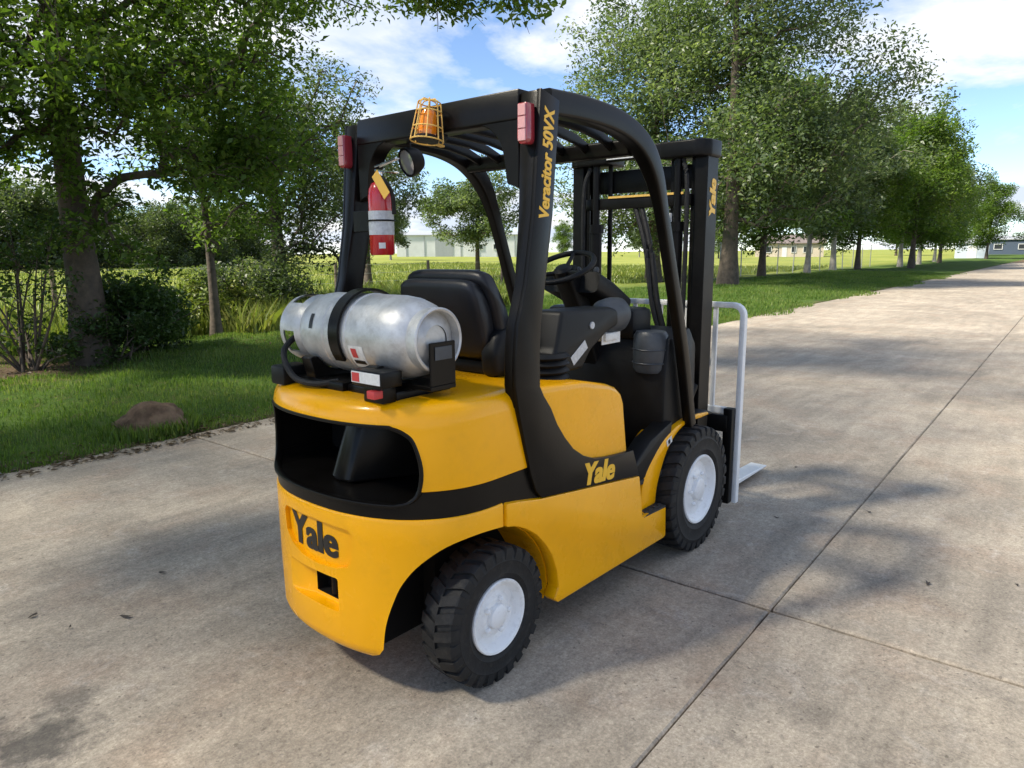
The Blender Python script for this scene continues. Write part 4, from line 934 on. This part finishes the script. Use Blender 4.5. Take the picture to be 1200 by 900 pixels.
# --- the big tree on the left verge, crown reaching out over the drive
big_oak = tree('oak_tree', 'tall spreading green tree on the lawn verge with a dark trunk among shrubs', base(2.05, 9.05), 8.6, 0.25,
     [(0.4, -0.6, 8.6, 5.6, 5.4, 3.2, 150, 1.0, 0.11), (1.75, -1.4, 4.2, 1.2, 1.1, 1.7, 46, 0.62, 0.85), (0.2, -0.9, 4.7, 1.6, 1.2, 1.7, 54, 0.62, 0.85), (-1.5, -0.1, 4.2, 1.3, 1.2, 1.7, 42, 0.62, 0.85), (1.3, -1.5, 2.75, 1.2, 0.7, 0.6, 30, 0.42, 1.7), (0.0, -1.7, 3.3, 0.9, 0.6, 0.7, 22, 0.42, 1.6), (2.65, -4.8, 5.75, 0.3, 0.3, 0.4, 5, 0.3, 1.0), (-1.7, -1.0, 3.1, 0.8, 0.5, 0.6, 14, 0.36, 2.4), (2.9, -1.2, 5.9, 1.5, 1.3, 1.0, 26, 0.6, 1.0), (-0.9, -0.5, 3.0, 0.9, 0.6, 0.5, 12, 0.36, 2.0), (0.0, -0.8, 2.1, 0.7, 0.4, 0.8, 14, 0.34, 1.8),
      (2.72, -5.05, 4.58, 0.75, 0.6, 0.26, 16, 0.34, 2.2), (2.6, -4.4, 7.2, 3.2, 2.8, 1.2, 64, 0.85, 0.52), (-3.2, -3.8, 7.6, 3.6, 3.2, 1.3, 80, 0.9, 0.25), (-0.5, -5.0, 8.4, 3.0, 2.2, 1.0, 50, 0.85, 0.32)], 68000, 0.09, 'leaf_mid', 11, group='trees beside the driveway', twigs=3, twig_r=0.010, drop=0.25)
o = copy_tree(big_oak); o.location = base(-6.6, 8.2); o.rotation_euler = (0, 0, 0.12); o.scale = (1.05, 1.0, 1.0)
tag(o, 'tall spreading tree further back along the verge, whose shade falls across the driveway', 'tree', 'trees beside the driveway')
tree('elm_sapling', 'young bright green tree with drooping foliage right of the big trunk', base(4.7, 10.6), 4.6, 0.10,
     [(-0.2, -0.3, 4.6, 1.5, 1.5, 1.5, 50, 0.5), (0.2, -0.3, 3.1, 1.5, 1.4, 1.1, 46, 0.45), (0.5, -0.2, 2.2, 1.0, 1.0, 0.6, 20, 0.4)], 13000, 0.09, 'leaf_mid', 103, group='trees beside the driveway', twigs=2, first=0.25, twig_r=0.008)
tree('elm_sapling', 'young leafy tree left of the big trunk, above the thin bare-twigged shrub', base(0.5, 10.2), 4.4, 0.09,
     [(0, -0.2, 4.4, 1.5, 1.5, 1.4, 46, 0.5), (0.1, 0, 2.9, 1.3, 1.3, 0.9, 34, 0.42)], 10500, 0.09, 'leaf_mid', 107, group='trees beside the driveway', twigs=2, first=0.25, twig_r=0.008)
# --- darker trees behind it
tree('oak_tree', 'dark grey-green tree behind the tall spreading tree, near the edge of the field', base(7.4, 12.6), 5.2, 0.20,
     [(0, 0, 4.4, 2.1, 2.1, 1.6, 70, 0.6), (0.3, -0.3, 2.9, 2.0, 2.0, 1.2, 50, 0.55), (0.9, -0.3, 1.7, 1.2, 1.2, 0.8, 22, 0.45)], 27000, 0.085, 'leaf_dark', 23, group='trees beside the driveway', twigs=2, first=0.2)
tree('oak_tree', 'sparse dark tree standing past the field fence, seen through the forklift cab', base(18.2, 23.0), 6.0, 0.18,
     [(0, 0, 4.6, 2.6, 2.6, 2.2, 60, 0.7), (0.4, 0, 2.2, 1.8, 1.8, 1.1, 20, 0.5)], 22000, 0.13, 'leaf_dark', 31, group='trees beside the driveway')
tree('oak_tree', 'small round-crowned tree in the field, seen between the guard pillars of the forklift', base(27.5, 25.0), 5.0, 0.16,
     [(0, 0, 4.0, 3.2, 3.2, 2.0, 70, 0.7), (-1.5, 0.8, 4.4, 1.6, 1.6, 1.1, 20, 0.5)], 24000, 0.14, 'leaf_grey', 37, group='trees beside the driveway')
mid = tree('thicket_tree', 'bushy grey-green tree among the thicket on the far side of the field', base(27.0, 68.0), 5.6, 0.16,
     [(0, 0, 3.0, 3.6, 3.6, 2.2, 70, 0.9), (0.3, 0, 0.9, 4.4, 4.4, 1.2, 70, 0.8), (2.5, 1.2, 3.9, 1.8, 1.8, 1.5, 24, 0.7)], 26000, 0.19, 'leaf_dark', 61, group='thicket on the far side of the field', first=0.2)
for i_, (x, y, s, lb) in enumerate(((17.0, 72.0, 1.5, 'widest bushy tree of the thicket across the field, straight behind the big trunk'), (9.5, 70.0, 1.25, 'low bushy tree of the thicket across the field, past the pale green bush'), (22.5, 74.0, 1.6, 'tallest bushy tree of the thicket across the field'), (36.0, 72.0, 1.2, 'rounded bushy tree at the end of the thicket nearest the warehouse'), (3.0, 73.0, 1.5, 'bushy tree at the far corner of the thicket'), (31.5, 70.0, 1.3, 'bushy tree of the thicket right behind the dark grey-green tree'), (13.2, 75.0, 1.35, 'leaning bushy tree in the middle of the thicket across the field'), (-2.5, 71.0, 1.2, 'bushy tree where the thicket meets the open field'), (41.0, 76.0, 1.5, 'bushy tree standing a little apart from the thicket, towards the warehouse'))):
    o = copy_tree(mid); o.location = base(x, y); o.rotation_euler = (0, 0, 1.3*i_+0.7); o.scale = (s, s, s*0.95); tag(o, lb, 'tree', 'thicket on the far side of the field')
# --- tall trees on the right of the forklift
tree('elm_tree', 'tall grey-green tree with a dark trunk on the lawn, behind the forklift mast', base(27.6, 10.5), 13.5, 0.36,
     [(1.8, -0.4, 9.2, 5.2, 5.2, 5.4, 190, 1.2), (0, -0.5, 4.6, 4.4, 4.4, 2.4, 90, 1.0), (3.5, -1.6, 5.6, 3.0, 3.0, 2.8, 56, 1.0), (1.5, -0.8, 13.4, 3.6, 3.6, 2.0, 50, 0.9)], 62000, 0.17, 'leaf_grey', 41, group='trees beside the driveway')
tree('elm_tree', 'broad grey-green tree rising above the roof of the forklift', base(30.0, 15.4), 12.5, 0.34,
     [(0, 0, 8.8, 4.2, 4.2, 4.2, 140, 1.2), (-0.5, 0.6, 3.9, 4.2, 4.2, 2.4, 86, 1.0), (0, 0, 12.4, 2.8, 2.8, 1.8, 36, 0.9)], 48000, 0.17, 'leaf_grey', 43, group='trees beside the driveway')
variants = []
v1 = tree('elm_tree', 'fifth tree of the driveway row past the tall tree by the mast, dark trunk', base(62.0, 10.2), 11.5, 0.21,
     [(0, 0, 7.2, 4.0, 4.0, 4.0, 130, 1.1), (0.3, 0, 10.6, 2.0, 2.0, 2.0, 36, 0.85), (0, 0, 3.4, 3.6, 3.6, 1.6, 50, 0.95)], 30000, 0.22, 'leaf_mid', 53, group='far driveway row')
v2 = tree('elm_tree', 'second tree of the driveway row past the tall tree by the mast, pale trunk', base(44.5, 12.6), 10.0, 0.17,
     [(0, 0, 6.6, 3.6, 3.6, 3.4, 100, 1.0), (0.6, 0, 3.4, 3.0, 3.0, 1.3, 40, 0.8)], 30000, 0.21, 'leaf_grey', 59, group='far driveway row', bark='pale_bark')
def row_copy(src, x, y, s, rz, label, group='trees beside the driveway'):
    o = copy_tree(src); o.location = base(x, y); o.rotation_euler = (0, 0, rz); o.scale = (s, s, s); tag(o, label, 'tree', group); return o
rr = random.Random(3)

for i, (x, y, s) in enumerate(((38.5, 13.2, 0.95), (52, 13.2, 1.15), (56, 12.6, 0.9), (67, 12.0, 1.1), (73, 12.2, 1.0), (80, 13.0, 1.1), (88, 12.5, 0.9), (97, 14.5, 1.0))):
    row_copy((v1, v2)[i % 2], x, y, s, rr.uniform(0, 6), '%s tree of the driveway row past the tall tree by the mast, %s trunk' % (('first', 'third', 'fourth', 'sixth', 'seventh', 'eighth', 'ninth', 'tenth')[i], ('dark', 'pale')[i % 2]), 'far driveway row')
back_lab = 'hazy tree in the distant line at the end of the driveway'
for i, (x, y, s) in enumerate(((125, 12.5, 0.95), (131, 5, 0.85), (150, 20, 1.0), (140, -4, 1.0), (160, 32, 1.0), (165, 8, 1.15))):
    row_copy((v1, v2)[i % 2], x, y, s, rr.uniform(0, 6), back_lab, 'trees at the end of the driveway')
field_lab = 'distant tree in the line along the far side of the field'
for i in range(17):
    a = rad(rr.uniform(43, 92)) if i > 3 else rad(24+6*i); d = rr.uniform(95, 150)
    x, y = CAM[0]+d*math.cos(a), CAM[1]+d*math.sin(a)
    if 48 > math.degrees(a) > 41: x, y = CAM[0]+175*math.cos(a), CAM[1]+175*math.sin(a)
    row_copy((v1, v2)[i % 2], x, y, rr.uniform(0.5, 0.85), rr.uniform(0, 6), field_lab, 'trees along the far side of the field')

# --- shrubs
def shrub(name, label, x, y, blobs, nl, size, lmat, seed, stems, group='shrubs on the verge'):
    C, R = crown_clumps(blobs, seed); ok = C[:, 2] > 0.08; C, R = C[ok], R[ok]; r = random.Random(seed)
    e = empty(name, base(x, y)); tag(e, label, 'shrub', group)
    for k in range(stems):
        bm = BM(); c = C[(k*7) % len(C)]
        b0 = np.array([r.uniform(-.15, .15), r.uniform(-.15, .15), -0.05]); m = (b0+c)/2+np.array([r.uniform(-.15, .15), r.uniform(-.15, .15), 0.1])
        tube(bm, [b0*(1-t)**2+2*m*t*(1-t)+c*t*t for t in (0, .25, .5, .75, 1)], 0.022, 6, scale=[1, .85, .7, .5, .25])
        for q in range(4):
            t = r.uniform(.4, .95); s0 = b0*(1-t)**2+2*m*t*(1-t)+c*t*t; e2 = s0+np.array([r.gauss(0, .25), r.gauss(0, .25), r.uniform(.1, .5)])
            tube(bm, [s0, (s0+e2)/2+np.array([0, 0, .03]), e2], 0.009, 4, scale=[1, .7, .4])
        obj('stem', bm, 'bark', e, 60)
    w = R**2; cnt = np.maximum(2, (nl*w/w.sum()).astype(int))
    V, t = leaves(C, R, cnt, size, seed+1, ctint=np.random.default_rng(seed).random(len(C)))
    me = fast_mesh('foliage', V, 4, t); setm(me, lmat); link('foliage', me, e); return e
shrub('leafy_shrub', 'dense dark green shrub at the foot of the big tree', 2.85, 9.35, [(0, 0, 0.70, 0.85, 0.8, 0.65, 40, 0.32), (0.4, 0.2, 0.40, 0.5, 0.5, 0.35, 12, 0.26)], 11000, 0.075, 'leaf_bush', 71, 8)
shrub('leafy_shrub', 'thin many-stemmed shrub with bare twigs beside the big trunk', 1.25, 9.15, [(-0.1, 0, 1.5, 1.1, 0.9, 0.9, 26, 0.3), (0.3, 0.0, 0.4, 0.7, 0.6, 0.3, 10, 0.25)], 2600, 0.07, 'leaf_bush', 73, 14)
shrub('leafy_shrub', 'low ragged shrub under the big trunk, next to bare soil', 2.3, 8.7, [(0, 0, 0.35, 0.8, 0.6, 0.35, 22, 0.25)], 4200, 0.06, 'leaf_bush', 79, 5)
shrub('leafy_shrub', 'tangled dark shrub below the drooping branches at the field edge', 6.6, 12.2, [(0, 0, 0.9, 1.6, 1.4, 0.8, 40, 0.42)], 9000, 0.085, 'leaf_dark', 83, 6)
shrub('leafy_shrub', 'sunlit yellow-green shrub in the tall weeds past the lawn', 5.2, 11.9, [(0, 0, 0.5, 1.3, 1.0, 0.5, 30, 0.34)], 7000, 0.08, 'weed', 89, 5)
shrub('leafy_shrub', 'pale green bush near the wire fence', -0.3, 12.8, [(0, 0, 0.6, 1.5, 1.2, 0.6, 34, 0.36)], 7000, 0.085, 'weed', 97, 5)

# --- grass, weeds, litter
def blades(n, ufn, h0, h1, w, seed, name, lmat, lean=0.5):
    r = np.random.default_rng(seed); u, v = ufn(r, n)
    x = OX+u*math.cos(ROT)-v*math.sin(ROT); y = OY+u*math.sin(ROT)+v*math.cos(ROT); n = len(x)
    z = np.where(v < EDGE+0.02, 0.0, ground_z(x, y)); a = r.random(n)*2*np.pi; h = h0+(h1-h0)*r.random(n)**1.5
    p = np.stack([x, y, z-0.01], 1); s = np.stack([np.cos(a), np.sin(a), np.zeros(n)], 1)*w*(0.6+0.8*r.random(n))[:, None]
    b = a+r.normal(size=n)*0.8+1.5; ln = lean*h*r.random(n)
    tip = p+np.stack([np.cos(b)*ln, np.sin(b)*ln, h], 1)
    mid = p+np.stack([np.cos(b)*ln*0.3, np.sin(b)*ln*0.3, h*0.6], 1)
    V = np.stack([p-s, p+s, mid+s*0.7, tip, mid-s*0.7], 1).reshape(-1, 3)
    pt = 0.5+0.5*np.sin(x*1.7+np.sin(y*1.3)*2)*np.sin(y*1.9+x*.6)
    t = np.clip(r.random(n)*0.65+0.35*pt, 0, 1)
    me = fast_mesh(name, V, 5, t); setm(me, lmat); return tag(link(name, me), kind='stuff')
def lawn_near(r, n):
    v = EDGE-0.03+6.8*r.random(n)**1.25; u = -6+20*r.random(n)
    m = np.sin(u*2.1+1.3)*np.sin(v*2.9)+np.sin(u*5.3+v*4.1)*0.6
    ragged = 0.22*np.sin(u*1.9)+0.13*np.sin(u*5.7+1)+0.10*np.sin(u*13+2)
    x = OX+u; y = OY+v; soil = ((x-0.4)**2/3.6+(y-8.9)**2/0.5) < 1
    k = (v > EDGE-0.02+ragged*0.45) & ((m > -0.9) | (r.random(n) < .35)) & ~(soil & (r.random(n) < .85)); return u[k], v[k]
def tuft(r, n):
    a = r.random(n)*2*np.pi; q = 0.20+0.14*r.random(n); u_, v_ = Ginv(0.84, 4.40); return u_+q*1.25*np.cos(a), np.maximum(EDGE+0.04, v_+q*np.sin(a))
g0 = blades(2600, tuft, 0.05, 0.17, 0.005, 77, 'grass_tufts', 'blade'); tag(g0, 'longer grass growing round the foot of the boulder', 'grass')
g1 = blades(150000, lawn_near, 0.03, 0.085, 0.0045, 5, 'grass', 'blade')
tag(g1, 'short mown lawn grass along the left edge of the driveway', 'grass')
def lawn_far(r, n):
    u = 13+38*r.random(n)**1.1; v = EDGE-0.5+8*r.random(n); rag = 0.5*np.sin(u*.7)+.3*np.sin(u*1.9+1)
    k = v > EDGE-0.1+rag*(u > 14)*np.minimum(1, (u-12)/6); return u[k], v[k]
g2 = blades(70000, lawn_far, 0.05, 0.12, 0.010, 6, 'grass', 'blade'); tag(g2, 'green verge grass under the tall trees by the far driveway', 'grass')
def weedz(r, n):
    u = np.where(r.random(n) < .7, 2.5+10*r.random(n), -7+9*r.random(n)); v = 11.4+4.5*r.random(n)
    m = np.sin(u*1.3)*np.sin(v*1.7+.5)+0.5*np.sin(u*3.1+v); k = (m > -0.7); return u[k], v[k]
g3 = blades(34000, weedz, 0.18, 0.70, 0.012, 8, 'tall_weeds', 'weed', 0.7); tag(g3, 'tall yellow-green weeds between the lawn and the field', 'weeds')
def fieldz(r, n):
    u = -25+85*r.random(n); v = 15.5+45*r.random(n)**1.6; return u, v
g4 = blades(75000, fieldz, 0.10, 0.34, 0.022, 9, 'field_grass', 'weed', 0.8); tag(g4, 'long sunlit yellow-green grass covering the open field', 'grass')
r = np.random.default_rng(12); n = 2400
u = np.where(r.random(n) < .62, -5+14*r.random(n), -3.5+4.5*r.random(n)); v = np.where(np.arange(n) % 3 > 0, EDGE-0.25+np.abs(r.normal(size=n))*0.28, 9.4+1.0*r.random(n))
x = OX+u*math.cos(ROT)-v*math.sin(ROT); y = OY+u*math.sin(ROT)+v*math.cos(ROT); z = np.where(v < EDGE, 0.004, ground_z(x, y)+0.012)
V, t = leaves(np.stack([x, y, z+0.006], 1), np.full(n, 0.006), np.ones(n, int), 0.045, 15, up=3.0)
V[:, 2] = np.maximum(V[:, 2], 0.003)
me = fast_mesh('leaf_litter', V, 4, t); setm(me, 'litter'); tag(link('leaf_litter', me), 'brown dry leaf litter along the lawn edge and under the trees', 'leaf litter', kind='stuff')

# --- fallen leaves / dark scraps lying on the concrete
def fallen(x, y, s, rz, label, m='dry_leaf'):
    b = BM(); n = 10; top = []; c = b.verts.new((0, 0, 0.006))
    for i in range(n):
        a = 2*math.pi*i/n; q = s*(0.75+0.25*math.sin(3*a+rz)); top.append(b.verts.new((q*math.cos(a), 0.42*q*math.sin(a), 0.002+0.008*abs(math.sin(a+rz)))))
    for i in range(n): b.faces.new((c, top[i], top[(i+1) % n]))
    o = obj('fallen_leaf', b, m, None, 60, (x, y, 0.001)); o.rotation_euler = (0, 0, rz); tag(o, label, 'leaf', 'dark dry leaves scattered on the concrete')
mat('dark_leaf', (0.05, 0.04, 0.033), 0.85, var=0.4)
for x, y, s, rz, lb in ((-0.706, 1.065, 0.035, 2.2, 'largest dark dry leaf on the bare concrete near the oil stain'), (-0.97, 1.40, 0.028, 0.4, 'curled dark leaf on the concrete between the boulder and the oil stain'), (-0.90, 1.16, 0.016, 1.0, 'tiny dark leaf scrap just beside a larger leaf near the oil stain'), (-0.40, 1.39, 0.025, 2.4, 'dark dry leaf lying behind the counterweight of the forklift'),
                        (1.9, -1.62, 0.03, 0.3, 'dark dry leaf on the slab past the crossing of the joints'), (2.75, -1.15, 0.028, 1.2, 'dark dry leaf beside the long joint, level with the fork tips'), (2.3, -0.75, 0.02, 2.0, 'small dark leaf close to the front wheel and the white backrest'), (2.15, -1.95, 0.02, 0.7, 'small dark leaf alone on open concrete far from the joints'), (3.4, -0.5, 0.022, 2.6, 'small dark leaf in front of the fork tips')):
    fallen(x, y, s, rz, lb, 'dark_leaf')

# --- the brown boulder at the lawn edge
b = BM(); bmesh.ops.create_icosphere(b, subdivisions=5, radius=1.0)
for v in b.verts:
    p = v.co.copy(); nz = mnoise.fractal(p*1.4+Vector((3, 1, 7)), 1.1, 2.1, 8)*0.27 + (abs(mnoise.noise(p*2.6))-0.2)*0.12
    q = p*(1+nz); cut_ = q.dot(Vector((-0.20, -0.9, 0.25)).normalized())
    if cut_ > 0.55: q -= Vector((-0.20, -0.9, 0.25)).normalized()*(cut_-0.55)*0.8
    v.co = Vector((q.x*0.29, q.y*0.20, q.z*(0.21 if q.x > -0.2 else 0.21*(1+0.45*(q.x+0.2)))))
o = obj('boulder', b, 'rock', None, 60, (0.84, 4.38, 0.07)); o.rotation_euler = (0.0, 0.0, -0.35)
tag(o, 'brown weathered boulder half sunk at the edge of the lawn', 'boulder')
# ================================================================== FENCES AND FAR BUILDINGS
def fence(name, label, pts, h, pr, m, wires, sides=7, rail=None, wm='galvanised', mesh=False):
    e = empty(name, base(*pts[0])); tag(e, label, 'fence'); o0 = Vector(base(*pts[0]))
    P = [Vector(base(*p))-o0 for p in pts]; q = random.Random(len(pts))
    bm = BM(); cyl(bm, (0, 0, -0.2), (0, 0, h), pr, sides, pr*0.9); p0 = obj('post', bm, m, e, 50); p0.location = P[0]; p0.rotation_euler = (q.uniform(-.04, .04), q.uniform(-.04, .04), 0)
    for p in P[1:]:
        o = p0.copy(); COL.objects.link(o); o.location = p; o.rotation_euler = (q.uniform(-.04, .04), q.uniform(-.04, .04), q.uniform(0, 3))
    for hz, r_ in wires:
        bm = BM(); sweep(bm, [(p.x, p.y, p.z+hz*h) for p in P], circ(r_, 4), (0, 0, 1), cap=False); obj('wire', bm, wm, e, 0)
    if mesh:
        bm = BM()
        for a, c in zip(P, P[1:]):
            L = (c-a).length; d = (c-a)/L; st = 0.16
            for k in range(int((L+h)/st)):
                for sgn in (1, -1):
                    s0 = k*st-h; t0 = max(0, -s0); t1 = min(h, L-s0)
                    if t1-t0 < 0.02: continue
                    q0 = (s0+t0, t0) if sgn > 0 else (s0+t0, h-t0); q1 = (s0+t1, t1) if sgn > 0 else (s0+t1, h-t1)
                    A = a+d*q0[0]; B = a+d*q1[0]
                    w_ = 0.004; V_ = [bm.verts.new((A.x, A.y, A.z+q0[1]-w_)), bm.verts.new((B.x, B.y, B.z+q1[1]-w_)), bm.verts.new((B.x, B.y, B.z+q1[1]+w_)), bm.verts.new((A.x, A.y, A.z+q0[1]+w_))]; bm.faces.new(V_)
        tag(obj('link_mesh', bm, wm, e, 0), kind='stuff')
    return e
fence('wire_fence', 'old wire fence with dark wooden posts crossing the field edge', [(-14+4.85*i, 21.6-0.085*i*1.0) for i in range(9)], 1.15, 0.075, 'wood_post', ((0.9, 0.006), (0.6, 0.006), (0.3, 0.006)))
fence('chain_link_fence', 'tall chain link fence with thin metal posts behind the tall trees', [(31.5+3.0*i, 13.9+0.05*i) for i in range(13)], 1.9, 0.035, 'galvanised', ((0.99, 0.02), (0.02, 0.006)), mesh=True)

def gable(e, x0, x1, y0, y1, h, rise, wm, rm, over=0.3, name='wall'):
    bm = BM(); box(bm, x0, x1, y0, y1, -0.5, h); obj(name, bm, wm, e, 0)
    bm = BM(); ym = (y0+y1)/2; prism(bm, [(y0-over, h-0.05), (ym, h+rise), (y1+over, h-0.05), (y1+over, h+0.10), (ym, h+rise+0.16), (y0-over, h+0.10)], x0-over, x1+over, 'x'); 
    prism(bm, [(y0, h-0.02), (ym, h+rise), (y1, h-0.02)], x0, x1, 'x'); obj('roof', bm, rm, e, 0)
def windows(e, lst, m='window_dark', fm='wall_white', nm='window'):
    for (x, y, z, w, h, side) in lst:
        bm = BM()
        if side == 'y': box(bm, x-w/2, x+w/2, y-0.06, y+0.06, z, z+h)
        else: box(bm, x-0.06, x+0.06, y-w/2, y+w/2, z, z+h)
        p = obj(nm, bm, m, e, 0)
        bm = BM()
        for q in ((-w/2, 0, 0.09, h), (w/2, 0, 0.09, h), (0, h, w+0.09, 0.09), (0, 0, w+0.09, 0.09)):
            if q[2] == 0.09:
                if side == 'y': box(bm, x+q[0]-.05, x+q[0]+.05, y-0.09, y+0.09, z, z+h)
                else: box(bm, x-.09, x+.09, y+q[0]-.05, y+q[0]+.05, z, z+h)
            else:
                if side == 'y': box(bm, x-w/2-.05, x+w/2+.05, y-0.1, y+0.1, z+q[1]-.05, z+q[1]+.05)
                else: box(bm, x-.1, x+.1, y-w/2-.05, y+w/2+.05, z+q[1]-.05, z+q[1]+.05)
        obj('frame', bm, fm, p, 0)
wx, wy = 106.0, 102.0
e = empty('warehouse', base(wx, wy), rad(-46)); tag(e, 'long low white metal warehouse beyond the field, seen through the forklift cab', 'building')
gable(e, -13, 13, -6, 6, 4.2, 0.7, 'wall_white', 'roof_metal', 0.25)
for i in range(7):
    bm = BM(); box(bm, -11.2+3.6*i, -11.05+3.6*i, -6.09, -6.0, 0, 4.15); obj('wall_trim', bm, 'roof_metal', e, 0)
bm = BM(); box(bm, -5.4, -1.9, -6.08, -5.98, 0, 3.4); obj('roller_door', bm, 'roof_metal', e, 0)
windows(e, [(3.5, -6.03, 1.4, 1.2, 1.0, 'y'), (6.8, -6.03, 1.4, 1.2, 1.0, 'y')])
hx, hy = 150.0, 50.0
e = empty('house', base(hx, hy), rad(-72)); tag(e, 'tan single-storey house with brown roof behind the chain link fence', 'building')
gable(e, -6.5, 6.5, -4, 4, 2.7, 1.7, 'wall_tan', 'roof_brown', 0.5)
windows(e, [(-4.0, -4.03, 0.9, 1.3, 1.2, 'y'), (3.5, -4.03, 0.9, 1.6, 1.2, 'y'), (0.9, -4.03, 0.9, 0.9, 1.2, 'y')])
bm = BM(); box(bm, -1.3, -0.4, -4.06, -3.98, 0.0, 2.05); obj('door', bm, 'wall_white', e, 0)
e = empty('shed', base(133, 15.5), rad(-80)); tag(e, 'pale blue shed with a low roof at the end of the tree row', 'building')
gable(e, -2.2, 2.2, -2, 2, 2.3, 0.7, 'wall_pale_blue', 'roof_metal', 0.2)
bm = BM(); box(bm, -0.6, 0.6, -2.05, -1.98, 0, 1.95); obj('door', bm, 'wall_white', e, 0)
e = empty('low_building', base(176, 11.5), rad(-84)); tag(e, 'long dark blue building with a pale roof line past the end of the driveway', 'building')
gable(e, -9, 14, -5, 5, 2.9, 0.6, 'wall_blue', 'roof_metal', 0.3)
windows(e, [(-5+4*i, -5.03, 1.0, 1.4, 1.0, 'y') for i in range(4)])
